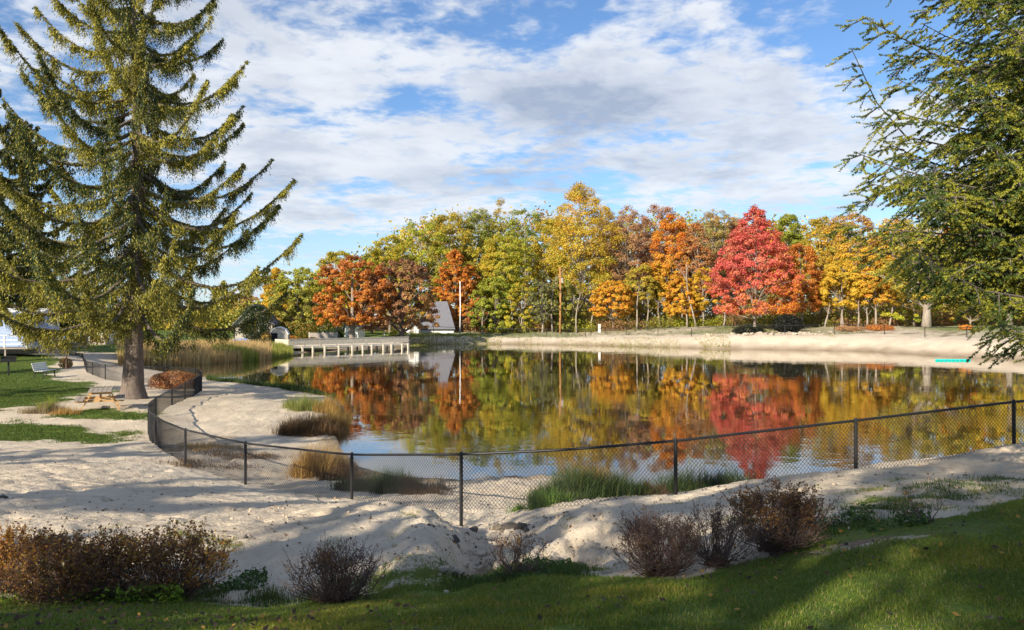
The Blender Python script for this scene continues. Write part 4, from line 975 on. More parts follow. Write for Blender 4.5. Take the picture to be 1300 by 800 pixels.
def dock():
    A = np.array([(366-650)/FPX*84.4, 84.4]); B = np.array([(519-650)/FPX*96.0, 96.0]); L = float(np.linalg.norm(B-A)); rz = math.atan2(B[1]-A[1], B[0]-A[0])
    root = empty('boardwalk_dock', (A[0], A[1], 0), rz, 'long pale wooden dock with a slatted railing on posts over the far water', 'dock')
    mb = MB()
    for q in np.arange(0, L-0.1, 0.15): mb.box(q, q+0.135, 0.0, 3.2, 0.66, 0.70)
    mb.build('deck', M['deck_wood'], root)
    mb = MB(); mb.box(-0.02, L+0.02, -0.06, -0.005, 0.48, 0.73); mb.box(-0.06, -0.015, 0, 3.2, 0.48, 0.73); mb.build('fascia', M['deck_wood'], root)
    for q in [0.25,2.1,3.7,5.6,7.9,10.2,12.0,13.6,15.7,17.2,19.2,20.4]:
        q = min(q*L/20.6, L-0.2)
        mb = MB(); mb.box(q-0.09, q+0.09, -0.20, -0.065, -1.2, 0.62); mb.build('pile', M['deck_wood'], root)
        mb = MB(); mb.box(q-0.09, q+0.09, 2.9, 3.06, -1.2, 0.62); mb.build('pile', M['deck_wood'], root)
    mb = MB()
    for q in np.arange(0.05, L-0.05, 0.125): mb.box(q, q+0.085, -0.002, 0.022, 0.80, 1.46)
    mb.box(0, L, 0.024, 0.07, 0.86, 0.94); mb.box(0, L, 0.024, 0.07, 1.34, 1.42)
    mb.build('front_railing', M['deck_wood'], root)
    mb = MB(); mb.box(-0.02, L+0.02, -0.04, 0.09, 1.465, 1.51)
    for q in np.arange(0.05, L, 2.05): mb.box(q-0.05, q+0.05, 0.075, 0.17, 0.705, 1.46)
    mb.build('handrail', M['deck_wood'], root)
    mb = MB()
    for q in np.arange(0.1, 3.1, 0.125): mb.box(-0.03, -0.005, q, q+0.085, 0.80, 1.46)
    mb.build('end_railing', M['deck_wood'], root)
dock()

def steep_roof_house():
    d = 124; p = w(553, 421, d); x = p[0]; root = empty('a_frame_house', (x, d, gz(x, d)), 0, 'house with one steep grey shingled roof slope facing the pond beside the maroon tree', 'house')
    s = d/FPX; H = (421-384)*s
    # roof slab leans back from low eave to ridge, trapezoid seen from the pond
    x0, x1 = -26*s, 25*s; xr0, xr1 = -4*s, 13*s
    mb = MB(); t = 0.22
    lo, hi = 0.55, H+0.4
    a, b, c, e = (x0, 0, lo), (x1, 0, lo), (xr1, 2.9, hi), (xr0, 2.9, hi)
    mb.add([a, b, c, e, (x0, t, lo-0.15), (x1, t, lo-0.15), (xr1, 2.9+t, hi-0.1), (xr0, 2.9+t, hi-0.1)], [(0,1,2,3),(7,6,5,4),(0,4,5,1),(1,5,6,2),(2,6,7,3),(3,7,4,0)]); mb.build('roof', M['shingle'], root)
    mb = MB(); c2, e2 = (xr1, 3.15, hi), (xr0, 3.15, hi); mb.add([e2, c2, (x1, 6.2, lo), (x0, 6.2, lo), (xr0, 2.95+t, hi-0.2), (xr1, 2.95+t, hi-0.2), (x1, 6.0, lo-0.15), (x0, 6.0, lo-0.15)], [(0,1,2,3),(7,6,5,4),(1,5,6,2),(0,3,7,4),(2,6,7,3),(0,4,5,1)]); mb.build('rear_roof', M['shingle'], root)
    mb = MB(); mb.add([(x0+0.3,0.5,-0.3),(x1-0.3,0.5,-0.3),(x1-0.3,5.6,-0.3),(x0+0.3,5.6,-0.3),(x0+0.3,0.5,0.5),(x1-0.3,0.5,0.5),(x1-0.3,5.6,0.5),(x0+0.3,5.6,0.5),(xr0+0.2,3.05,hi-0.6),(xr1-0.2,3.05,hi-0.6)], [(0,3,2,1),(0,1,5,4),(2,3,7,6),(3,0,4,8,7),(1,2,6,9,5),(4,5,9,8),(6,7,8,9)]); mb.build('wall', M['white_paint'], root)
    g = MB(); g.box(x0+1.9, x0+2.6, -0.9, 0.1, 0.5, 1.0)
    # white dormer porch at the left
    px0 = -28*s; q = MB(); q.prism([(px0-1.0,-0.2),(px0+1.1,-0.2),(px0+1.1,1.5),(px0+0.05,2.25),(px0-1.0,1.5)], 0, 0, -2.4, -0.2, lambda u, v, t_: (u, t_, v)); po = q.build('porch', M['white_paint'], root)
    q = MB(); q.box(px0-0.3, px0+0.3, -2.44, -2.405, 0, 1.3); q.build('door', M['weathered'], root)
steep_roof_house()

def canopy(x, y):
    root = empty('garden_canopy', (x, y, gz(x, y)), 0.2, 'tan peaked canopy roof standing behind the dock railing', 'canopy')
    mb = MB(); mb.add([(-1.9,-1.5,1.35),(1.9,-1.5,1.35),(1.9,1.5,1.35),(-1.9,1.5,1.35),(0,0,2.15),(-1.9,-1.5,1.25),(1.9,-1.5,1.25),(1.9,1.5,1.25),(-1.9,1.5,1.25),(0,0,2.0)],[(0,1,4),(1,2,4),(2,3,4),(3,0,4),(5,9,6),(6,9,7),(7,9,8),(8,9,5),(0,5,6,1),(1,6,7,2),(2,7,8,3),(3,8,5,0)]); mb.build('roof', M['tan_cloth'], root)
    for a_ in (-1.8, 1.8):
        for b_ in (-1.4, 1.4): q = MB(); q.tube([(a_,b_,-0.3),(a_,b_,1.27)], 0.05, 8); q.build('post', M['white_paint'], root)
p = w(471, 430, 108); canopy(p[0], 108)

def pole(px, topy, d, mat, label, boxz=None, r=0.16, arm=False):
    x = (px-650)/FPX*d; z0 = gz(x, d); H = CAMH+(HY-topy)/FPX*d - z0
    root = empty('utility_pole', (x, d, z0), 0, label, 'pole')
    mb = MB(); mb.tube([(0,0,-0.5),(0.05,0,H*0.5),(0,0,H)], [r, r*0.85, r*0.65], 10); mb.build('shaft', M[mat], root, smooth=True)
    if boxz: q = MB(); q.box(0.14, 0.50, -0.18, 0.18, boxz*H-0.45, boxz*H+0.35); q.build('meter_box', M['weathered'], root, bevel=0.02)
pole(584, 357, 122, 'white_paint', 'tall thin white pole right of the steep grey roof', r=0.11)
M['pole_wood'] = rough_mat('pole_wood', (0.48, 0.25, 0.09), (0.38, 0.19, 0.07), 3, 0.85, 0.2)
pole(711, 339, 122.5, 'pole_wood', 'orange brown wooden pole with a small grey box in front of the woods', boxz=0.80, r=0.17)
p = w(761, 415, 121); r_ = empty('marker_box', (p[0], 121, gz(p[0], 121)), 0, 'white box shaped marker standing at the foot of the woods', 'marker')
mb = MB(); mb.box(-0.17,0.17,-0.17,0.17,0,1.25); mb.build('pedestal', M['white_paint'], r_, bevel=0.02); mb = MB(); mb.box(-0.21,0.21,-0.21,0.21,1.255,1.33); mb.build('cap', M['white_paint'], r_, bevel=0.01)

# low wall, hedge, tarp, float
p = w(410, 431, 98); r_ = empty('garden_wall', (p[0], 98, gz(p[0], 98)), 0.05, 'grey board screen wall behind the left half of the dock', 'screen wall')
mb = MB()
for q in np.arange(-1.7, 1.7, 0.2): mb.box(q, q+0.185, 0, 0.05, -0.2, 1.25)
mb.build('board_panel', M['weathered'], r_)
for q in (-1.75, 0, 1.75): mb = MB(); mb.box(q-0.06, q+0.06, 0.055, 0.17, -0.2, 1.35); mb.build('post', M['old_wood'], r_)
p = w(305, 433, 96); mb = MB(); mb.tube([(-1.3,0,0.12),(-0.8,0,0.28),(0.6,0,0.32),(1.3,0,0.14)], [0.08,0.26,0.28,0.06], 12)
r_ = mb.build('covered_dinghy', M['blue_tarp'], None, smooth=True); r_.location = (p[0], 96, gz(p[0], 96)); tag(r_, 'low blue tarp covered hump behind the cattails', 'tarp')
d = 69.0; x0, x1 = (1187-650)/FPX*d, (1232-650)/FPX*d
root = empty('floating_strip', ((x0+x1)/2, d, 0), 0, 'thin turquoise strip floating on the water by the right sand bank', 'float')
mb = MB()
for k_ in range(9):
    a = (x0-x1)/2 + k_*(x1-x0)/9; mb.tube([(a+0.02,0,0.03),(a+0.06,0,0.05),(a+(x1-x0)/9-0.06,0,0.05),(a+(x1-x0)/9-0.02,0,0.03)], [0.06,0.10,0.10,0.06], 8)
mb.build('float_segment_row', M['teal'], root); mb = MB(); mb.tube([((x0-x1)/2,0,0.05),((x1-x0)/2,0,0.05)], 0.03, 6); mb.build('rope', M['white_paint'], root)

def bush_leaf(px, py, d, wpx, hpx, pal, label, name='shrub', n=2500, leaf=0.07, pal2=None, f2=0.3, depth=None, boxy=0.7, stems=12, group=None, stem_mat='twig', hollow=0.35, rz=0):
    p = w(px, py, d); x = p[0]; z = gz(x, d); Rx = wpx/2/FPX*d; Hh = hpx/FPX*d; Ry = depth or Rx*0.8
    root = empty(name, (x, d, z), rz, label, 'hedge' if name == 'hedge' else 'shrub', group)
    th = RNG.uniform(0, 2*pi, n); u = RNG.uniform(0, 1, n); r = (hollow+(1-hollow)*RNG.random(n)**0.5)
    lob = 1 + 0.10*np.sin(3*th+px)+0.07*np.sin(7*th+u*5)
    prof = (1-(np.abs(2*u-1))**(2+4*boxy))**0.5*0.85+0.15*(1-u)
    c_, s_ = np.cos(th), np.sin(th); e = 1-0.45*boxy
    X = Rx*np.sign(c_)*np.abs(c_)**e*r*prof*lob; Y = Ry*np.sign(s_)*np.abs(s_)**e*r*prof*lob; Z = Hh*(0.06+0.90*u)*(1+0.06*np.sin(X*3/Rx+px)) + RNG.normal(size=n)*Hh*0.03
    P = np.stack([X, Y, Z], 1); Nn = unit(P/np.array([Rx, Ry, Hh])-np.array([0,0,0.4])+RNG.normal(size=(n, 3))*0.7)
    V, F_ = leaf_quads(P, Nn, leaf*RNG.uniform(0.6, 1.3, n)); col = pal_colors(pal, n)
    if pal2: s2 = RNG.random(n) < f2*(0.4+1.2*(vnoise(X*2+50, Z*2+50)+0.5)); col[s2] = pal_colors(pal2, n)[s2]
    npmesh('foliage', V, F_, M['leaf'], root, col)
    mb = MB()
    for k in range(stems):
        a = random.uniform(0, 6.28); q = random.uniform(0.3, 0.85); mb.tube([(cos(a)*Rx*0.06, sin(a)*Ry*0.06, -0.05), (cos(a)*Rx*q*0.5, sin(a)*Ry*q*0.5, Hh*0.4), (cos(a)*Rx*q, sin(a)*Ry*q, Hh*0.8)], [0.02+0.004*Hh, 0.015, 0.006], 5)
    mb.build('stem', M[stem_mat], root)
    return root
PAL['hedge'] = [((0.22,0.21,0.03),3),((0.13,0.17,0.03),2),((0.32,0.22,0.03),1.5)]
PAL['black'] = [((0.018,0.022,0.014),3),((0.03,0.03,0.02),1)]  # near-black leaves: the shade under the red tree is put into the colour
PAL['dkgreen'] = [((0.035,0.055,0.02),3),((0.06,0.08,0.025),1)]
bush_leaf(374, 424, 112, 66, 21, 'hedge', 'clipped yellow green hedge behind the white shed', 'hedge', 7000, 0.12, depth=1.5, boxy=0.9, pal2='rust', f2=0.12)
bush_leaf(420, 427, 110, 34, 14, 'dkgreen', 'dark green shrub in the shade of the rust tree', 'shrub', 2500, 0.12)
bush_leaf(374, 431, 95, 17, 9, 'rust', 'small red shrub just left of the grey screen wall', 'shrub', 1200, 0.07, pal2='ygreen', f2=0.3)
bush_leaf(398, 431, 94, 17, 9, 'tan', 'small tan green shrub in front of the grey screen wall', 'shrub', 1200, 0.07, pal2='ygreen', f2=0.4)
bush_leaf(338, 439, 87.5, 14, 20, 'tan', 'tall bleached tan shrub just left of the white shed', 'shrub', 1500, 0.08, pal2='olive', f2=0.4, boxy=0.3)
bush_leaf(505, 424, 112, 24, 8, 'ygreen', 'low yellow green bush between dock end and grey roofed house', 'shrub', 900, 0.1)
bush_leaf(1000, 423, 103, 40, 22, 'black', 'nearly black shrub shape put in for the shade under the right side of the red tree', 'shrub', 5000, 0.11, boxy=0.3, hollow=0.1)
bush_leaf(950, 426, 102, 42, 8, 'black', 'low black hedge shape put in for the shade left of the red tree foot', 'hedge', 3000, 0.09, depth=0.6, boxy=0.95, hollow=0.1)
bush_leaf(1078, 419, 103, 38, 7, 'brown', 'low brown brushy shrub on the bank under the yellow trees', 'shrub', 1300, 0.09, pal2='maroon', f2=0.4)
bush_leaf(1116, 418, 103, 36, 8, 'rust', 'low reddish orange shrub on the bank left of the thick pale trunk', 'shrub', 1500, 0.09, pal2='orange', f2=0.2)
bush_leaf(1226, 417, 97, 16, 6, 'orange', 'small orange shrub right of the thick pale trunk', 'shrub', 600, 0.09)
bush_leaf(222, 500, 40, 60, 21, 'maroon', 'dark rust brown clipped hedge between the spruce trunk and the fence bend', 'hedge', 9000, 0.035, depth=0.9, boxy=0.9, pal2='rust', f2=0.25)
bush_leaf(84, 470, 51, 16, 12, 'maroon', 'small round dull red shrub beside the sapling on the lawn', 'shrub', 1500, 0.04, pal2='olive', f2=0.3)
bush_leaf(325, 437, 100, 44, 50, 'dkgreen', 'dark conifer in front of the white gabled house', 'conifer', 6000, 0.11, boxy=0.2, hollow=0.2)
# dark sapling on the lawn
p = w(84, 473, 50); r_ = empty('sapling', (p[0], 50, gz(p[0], 50)), 0, 'dark thin sapling with a small tuft of leaves at the lawn edge', 'tree')
mb = MB(); mb.tube([(0,0,-0.2),(0.03,0,1.0),(-0.02,0,2.1)], [0.045,0.035,0.012], 6)
for j in range(8): a = j*0.8; z_ = 0.9+0.13*j; mb.tube([(0,0,z_),(0.22*cos(a),0.22*sin(a),z_+0.2),(0.36*cos(a),0.36*sin(a),z_+0.32)], [0.014,0.009,0.003], 4)
mb.build('trunk', M['twig'], r_)
n = 700; P = RNG.normal(size=(n, 3))*np.array([0.28, 0.28, 0.36])+np.array([0, 0, 1.75]); V, F_ = leaf_quads(P, unit(RNG.normal(size=(n, 3))), RNG.uniform(0.03, 0.06, n)); npmesh('crown', V, F_, M['leaf'], r_, pal_colors('dkgreen', n))

# boulders on the far bank
def rock_mesh(name, seed, mat):
    rg = np.random.default_rng(seed); import bmesh
    bm = bmesh.new(); bmesh.ops.create_icosphere(bm, subdivisions=3, radius=1.0)
    cuts = [(unit(rg.normal(size=3)), rg.uniform(0.55, 0.85)) for _ in range(9)]
    for v in bm.verts:
        c = np.array(v.co)
        for nrm, dd in cuts:
            e = c @ nrm - dd
            if e > 0: c = c - nrm*e*0.92
        c = c*(1+0.05*sin(c[0]*7+seed)+0.04*sin(c[1]*9)); v.co = c
    me = bpy.data.meshes.new(name); bm.to_mesh(me); bm.free(); me.materials.append(M[mat]); return me
RM = [rock_mesh('boulder', s, 'rock') for s in range(5)]; DM = [rock_mesh('stone', s+20, 'dark_rock') for s in range(4)]
for i in range(44):
    px = 892 + 168*(i+random.random())/44; py = random.uniform(423, 430) ; dd = np.interp(px, [892, 975, 1060], [101, 100, 98.5]) + (428-py)*0.45
    x = (px-650)/FPX*dd; o = bpy.data.objects.new('boulder', RM[i % 5]); COL.objects.link(o)
    s = random.uniform(0.15, 0.42); o.scale = (s*1.25, s, s*0.75); o.location = (x, dd, gz(x, dd)+s*0.25); o.rotation_euler = (random.uniform(-.3,.3), random.uniform(-.3,.3), random.uniform(0, 6))
    tag(o, 'pale boulder in the pile left of the black shrub' if px < 978 else ('pale boulder in the pile just below the black shrub' if px < 1022 else 'pale boulder in the pile right of the black shrub'), 'boulder', 'pale boulders left of the black shrub' if px < 978 else ('pale boulders below the black shrub' if px < 1022 else 'pale boulders right of the black shrub'))
def stone(px, d, s, label, k, mat=None, group=None, sink=0.25):
    x = (px-650)/FPX*d; o = bpy.data.objects.new('stone', (mat or DM)[k % 4]); COL.objects.link(o); o.scale = (s*1.3, s, s*0.75)
    o.location = (x, d, gz(x, d)+s*(0.5-sink)); o.rotation_euler = (random.uniform(-.4,.4), random.uniform(-.4,.4), random.uniform(0, 6)); tag(o, label, 'stone', group)
for i, (px, d, s, lb) in enumerate([(649,11.6,0.13,'dark jagged stone in the gully right of the fence post, largest of its cluster'),(640,12.0,0.08,'dark stone just left of the largest gully stone'),(661,11.2,0.09,'dark stone at the foot of the right sand mound'),(668,10.9,0.06,'small dark stone highest on the right mound foot'),
                                    (601,11.6,0.08,'dark stone directly right of the fence post foot'),(593,11.0,0.05,'small dark stone below the fence post foot'),(618,12.6,0.05,'small flat stone in the pale gully sand behind'),(578,9.3,0.07,'dark stone on the broken edge of the left mound'),
                                    (580,7.55,0.09,'stone chunk at the lower end of the left mound'),(563,7.4,0.06,'small stone chunk left of the chunk at the mound end'),(683,6.75,0.06,'dark lump on the dirt right of the little scrub bush'),(312,8.6,0.035,'tiny dark stone alone on the lit sand behind the big left bush'),
                                    (5,11.3,0.05,'dark pebble alone on the left sand slope'),(628,11.9,0.10,'pale crusted stone between the dark gully stones')]):
    stone(px, d, s, lb, i, RM if 'pale' in lb or 'chunk' in lb else None)

# ------------------------------------------------------------------ blades: lawn, reeds, tussocks
def blades(name, X, Y, H, Wd, cols, label, cat, lean=0.25, mat='blade', bend=True, Z=None, parent=None, origin=None, kind='stuff'):
    n = len(X); Z = gzv(X, Y) if Z is None else Z
    a = RNG.uniform(0, 2*pi, n); ln = RNG.normal(size=(n, 2))*lean
    B = np.stack([X, Y, Z-0.01], 1); s = np.stack([np.cos(a), np.sin(a), np.zeros(n)], 1)*Wd[:, None]*0.5
    M1 = B + np.stack([ln[:, 0]*H*0.35, ln[:, 1]*H*0.35, H*0.55], 1); Tp = B + np.stack([ln[:, 0]*H, ln[:, 1]*H, H*np.maximum(1-0.35*(ln**2).sum(1), 0.4)], 1)
    V = np.stack([B-s, B+s, M1+s*0.8, Tp, M1-s*0.8], 1).reshape(-1, 3)
    if origin is not None: V = V - np.array(origin)
    k = np.arange(n)[:, None]*5
    F_ = np.concatenate([k+np.array([0,1,2]), k+np.array([0,2,4]), k+np.array([4,2,3])], 1).reshape(-1, 3)
    o = npmesh(name, V, F_, M[mat], parent, np.repeat(cols, 3, axis=0))
    if parent is None: tag(o, label, cat, kind=kind)
    return o
def pick(cols, n, j=0.2):
    c = np.array([q[0] for q in cols]); wt_ = np.array([q[1] for q in cols], float); wt_ /= wt_.sum()
    return c[RNG.choice(len(c), n, p=wt_)]*RNG.uniform(1-j, 1+j, (n, 1))
# near lawn
n = 760000; Y = 3.3 + 7.0*RNG.random(n)**1.05; X = (RNG.random(n)*2-1)*(Y*0.70+0.6)
g, dr, wt2 = masks(X, Y, np.full(n, 5.0)); jn = 0.9*fbm(X, Y, 1.6, 4); keep = RNG.random(n) < np.clip((g+jn*1.15-0.32-0.65*np.clip(dr,0,1))*2.0, 0, 1); X, Y = X[keep], Y[keep]
patch = fbm(X+40, Y, 0.9, 3)
col = pick([((0.125,0.205,0.026),4),((0.18,0.25,0.03),3),((0.26,0.28,0.045),1.8),((0.38,0.31,0.13),0.8)], len(X)); col[patch > 0.22] *= np.array([1.35, 1.1, 1.0])
print('lawn blades', len(X))
blades('lawn_grass', X, Y, RNG.uniform(0.020, 0.052, len(X))*(1+0.5*np.clip(patch, -0.5, 1)), RNG.uniform(0.0035, 0.006, len(X)), col, 'short green grass of the near lawn', 'grass', 0.45)
n = 330000; Y = RNG.uniform(21, 60, n); X = -Y*RNG.uniform(0.38, 0.70, n)
g, dr, wt2 = masks(X, Y, np.full(n, 5.0)); keep = RNG.random(n) < np.clip((g+0.5*fbm(X, Y, 1.0, 4)-0.4)*2.5, 0, 1)*np.clip(30/Y, 0, 1); X, Y = X[keep], Y[keep]
blades('meadow_grass', X, Y, RNG.uniform(0.03, 0.09, len(X)), RNG.uniform(0.010, 0.018, len(X)), pick([((0.065,0.12,0.018),4),((0.10,0.155,0.022),3),((0.19,0.20,0.04),1)], len(X)), 'green grass around the bench and picnic table', 'grass', 0.45)
# weedy tufts along the lawn edge
def tufts(centres, hgt, n_each, cols, name, label, cat, spread=0.10, wdt=0.005, lean=0.35):
    C = np.array(centres); k = np.repeat(np.arange(len(C)), n_each); m = len(k); X = C[k, 0]+RNG.normal(size=m)*spread*C[k, 2]; Y = C[k, 1]+RNG.normal(size=m)*spread*C[k, 2]
    return blades(name, X, Y, hgt*C[k, 2]*RNG.uniform(0.4, 1.1, m), np.full(m, wdt)*RNG.uniform(0.7, 1.4, m), pick(cols, m), label, cat, lean)
cs = []
for k_ in range(230):
    px = RNG.uniform(575, 735); py = RNG.uniform(700, 742); d = np.interp(py, [690, 742], [8.3, 6.4]) ; cs.append(((px-650)/FPX*d, d, RNG.uniform(0.5, 1.2)))
for k_ in range(120):
    px = RNG.uniform(20, 430); cs.append(((px-650)/FPX*6.55, RNG.uniform(6.3, 6.9), RNG.uniform(0.4, 1.1)))
for k_ in range(90):
    px = RNG.uniform(1030, 1300); d = np.interp(px, [1030, 1300], [7.4, 9.6]); cs.append(((px-650)/FPX*d, d+RNG.uniform(-0.5, 0.5), RNG.uniform(0.4, 1.0)))
tufts(cs, 0.10, 60, [((0.05,0.10,0.018),3),((0.09,0.15,0.025),2),((0.20,0.20,0.06),0.8)], 'edge_weeds', 'ragged green weeds along the foot of the sand', 'weeds', 0.10)
# broad leafed weeds in the gully mouth and under the left bush
def weed_leaves(regs, name, label):
    PP = []; CC2 = []
    for (px0, px1, d0, d1, h, n_, pal) in regs:
        d = RNG.uniform(d0, d1, n_); x = (RNG.uniform(px0, px1, n_)-650)/FPX*d; q = vnoise(x*4, d*4) > -0.08; x, d = x[q], d[q]
        PP.append(np.stack([x, d, gzv(x, d)+RNG.random(len(x))**1.5*h], 1)); CC2.append(pick(pal, len(x)))
    P = np.concatenate(PP); Cc = np.concatenate(CC2); nrm = unit(RNG.normal(size=P.shape)*0.6+np.array([0,-0.2,1]))
    return leaf_stuff(name, P, RNG.uniform(0.010, 0.024, len(P)), Cc, label, 'weeds', nrm=nrm)
wp = [((0.045,0.09,0.02),3),((0.08,0.15,0.025),2)]; wy = [((0.16,0.27,0.02),3),((0.24,0.33,0.03),2),((0.09,0.16,0.02),1)]
weed_leaves([(590,640,6.9,7.7,0.07,1700,wp),(660,725,6.9,7.9,0.10,2200,wp),(600,700,6.4,7.0,0.06,1400,wp),(60,120,6.15,6.6,0.10,700,wy),(120,235,6.05,6.6,0.15,1500,wy),(20,80,6.2,6.6,0.08,400,wy),(240,340,6.9,7.5,0.07,1500,wp),(1040,1110,7.2,7.9,0.08,1200,wp),(1100,1180,6.9,7.4,0.10,900,wp)], 'leafy_weeds', 'leafy green weeds at the gully mouth and under the shrubs')
# dry orange straw patch, left lawn clumps
greens = [((0.045,0.085,0.02),3),((0.08,0.12,0.025),2),((0.16,0.17,0.05),0.7)]
golds = [((0.42,0.26,0.07),3),((0.52,0.34,0.10),2),((0.30,0.17,0.05),1.5)]
browns = [((0.13,0.075,0.035),3),((0.20,0.12,0.05),1.5),((0.08,0.05,0.03),1)]
def tussock(name, regs, label, cat='grass clump', kind=None):
    """one clump: regs = (px, d, rx, ry, h, n, cols, lean)"""
    px, d = regs[0][0], regs[0][1]; o0 = ((px-650)/FPX*d, d, gz((px-650)/FPX*d, d)); XX = []; YY = []; HH = []; KK = []
    for (px, d, rx, ry, h, n_, cols, ln) in regs:
        n_ = int(n_*0.8); ncl = max(int(14*rx*ry/0.4)+7, 6); x = (px-650)/FPX*d
        ca = RNG.uniform(0, 2*pi, ncl); cr = RNG.random(ncl)**0.6*1.05; ch = RNG.uniform(0.45, 1.25, ncl)*(1-0.45*cr**2); ck = RNG.integers(0, ncl, n_)
        XX.append(x+rx*(cr*np.cos(ca))[ck]+RNG.normal(size=n_)*rx*0.17); YY.append(d+ry*(cr*np.sin(ca))[ck]+RNG.normal(size=n_)*ry*0.17); HH.append(h*RNG.uniform(0.35, 1.08, n_)*ch[ck]); KK.append(pick(cols, n_)*RNG.uniform(0.75, 1.25, (ncl, 1))[ck])
    X = np.concatenate(XX); Y = np.concatenate(YY); H = np.concatenate(HH)
    o = blades(name, X, Y, H, RNG.uniform(0.006, 0.011, len(X)), np.concatenate(KK), None, None, 0.30, origin=o0, kind=None)
    o.location = o0; tag(o, label, cat, kind=kind); return o
tussock('grass_tussock', [(410,18.6,0.62,0.65,0.85,5200,golds,0.3),(432,18.2,0.5,0.5,0.6,1500,browns,0.3)], 'golden brown ornamental grass clump behind the fence left of the water')
tussock('grass_tussock', [(398,25.2,0.95,0.7,0.85,6500,browns,0.3),(420,26.2,0.55,0.55,0.95,2500,golds,0.3)], 'dark brown grass clump at the waterline below the sandy point')
tussock('grass_tussock', [(388,30.0,0.85,0.9,0.75,4200,[((0.20,0.24,0.05),3),((0.12,0.17,0.05),2),((0.36,0.27,0.07),1)],0.3),(420,29.5,0.7,0.9,0.75,3500,golds,0.3)], 'tall mixed green and tan grass clump on the tip of the sandy point')
tussock('grass_tussock', [(480,15.9,0.75,0.45,0.62,4500,greens,0.2),(452,16.1,0.4,0.4,0.5,1800,browns,0.2),(530,15.8,0.7,0.35,0.40,2600,browns,0.2)], 'dark green and brown grass along the waterline left of the gully post')
tussock('grass_tussock', [(745,15.2,1.0,0.6,0.72,7500,greens,0.2),(690,14.0,0.55,0.45,0.42,3200,[((0.10,0.19,0.03),3),((0.20,0.30,0.04),2)],0.3),(790,15.6,0.7,0.4,0.45,2500,greens,0.2),(758,15.6,0.4,0.3,0.9,900,golds,0.2)], 'green grass clump behind the fence right of the gully')
tussock('grass_tussock', [(895,15.9,1.0,0.35,0.68,4200,greens,0.15),(830,15.6,0.35,0.3,0.4,1400,browns,0.2)], 'thin upright green rushes behind the fence beyond the right mound')
tussock('grass_tussock', [(258,21.5,1.1,0.6,0.22,2600,golds,0.5),(300,20.5,1.2,0.5,0.25,1800,browns,0.5),(262,18.8,1.0,0.6,0.20,1500,browns,0.5)], 'low straw coloured grass patch inside the fence bend')
tussock('grass_tussock', [(62,27.6,0.75,0.5,0.45,3400,[((0.34,0.27,0.15),3),((0.24,0.18,0.10),2)],0.4),(60,27.7,0.3,0.25,0.72,700,[((0.34,0.38,0.04),3)],0.3),(80,27.3,0.5,0.4,0.35,1200,golds,0.4)], 'bleached dry bush of grass with a fresh green top left of the picnic table')
tussock('grass_tussock', [(738-130,6.9,0.28,0.10,0.07,700,golds,0.8)], 'small patch of orange straw at the lawn edge below the gully')
# shore rushes and cattails
n = 9000; t = RNG.random(n); ed = [(262,484),(300,487),(345,493),(395,502),(425,509)]
px = np.interp(t, np.linspace(0,1,5), [e[0] for e in ed]); py = np.interp(t, np.linspace(0,1,5), [e[1] for e in ed]); d = FPX*CAMH/(py-HY)+RNG.normal(size=n)*0.55+0.5; x = (px-650)/FPX*d
blades('shore_rushes', x, d, RNG.uniform(0.12, 0.38, n)*(1.2+vnoise(px*0.06, px*0.0)), RNG.uniform(0.008, 0.016, n), pick(greens, n), 'dark green rushes growing along the water edge of the sandy point', 'rushes', 0.12, Z=np.maximum(gzv(x, d), -0.05))
n = 26000; px = RNG.uniform(150, 372, n); d0 = FPX*CAMH/(np.interp(px, [150,200,262,330,372], [464.5,463,461,457,451])-HY); d = d0 + RNG.uniform(-1.0, 9, n); x = (px-650)/FPX*d
q = fbm(x, d, 0.35, 3); cr = pick([((0.60,0.43,0.18),3),((0.50,0.34,0.14),2),((0.68,0.50,0.24),1)], n); gq = (q > 0.34) | (px > 345); cr[gq] = pick([((0.34,0.36,0.05),2),((0.22,0.27,0.05),2),((0.45,0.36,0.10),1)], n)[gq]
blades('cattail_reeds', x, d, RNG.uniform(0.7, 1.3, n)*(1+0.35*q)*np.interp(px, [150, 320, 372], [1, 1, 0.6]), RNG.uniform(0.03, 0.06, n), cr, 'tan cattail reeds massed along the far left shore', 'reeds', 0.10, Z=np.maximum(gzv(x, d), -0.1))
# weeds on the far bank
n = 7000; px = RNG.uniform(520, 1060, n); d = np.interp(px, [520,560,800,870,975,1098], [104,116.5,103,97,94,91])+RNG.random(n)**2*5+0.3; x = (px-650)/FPX*d; q = vnoise(x*0.35, d*0.1+5) > 0.02; x, d = x[q], d[q]
blades('bank_weeds', x, d, RNG.uniform(0.10, 0.32, len(x)), RNG.uniform(0.03, 0.06, len(x)), pick([((0.24,0.27,0.06),3),((0.38,0.30,0.10),2)], len(x)), 'scattered green and straw weeds on the far sand bank', 'weeds', 0.4)
n = 9000; px = RNG.uniform(520, 620, n); d = RNG.uniform(105, 121, n); x = (px-650)/FPX*d
blades('bank_grass', x, d, RNG.uniform(0.1, 0.25, n), RNG.uniform(0.04, 0.07, n), pick([((0.26,0.27,0.05),3),((0.14,0.19,0.04),2)], n), 'yellowish grass bank to the right of the dock', 'grass', 0.4)

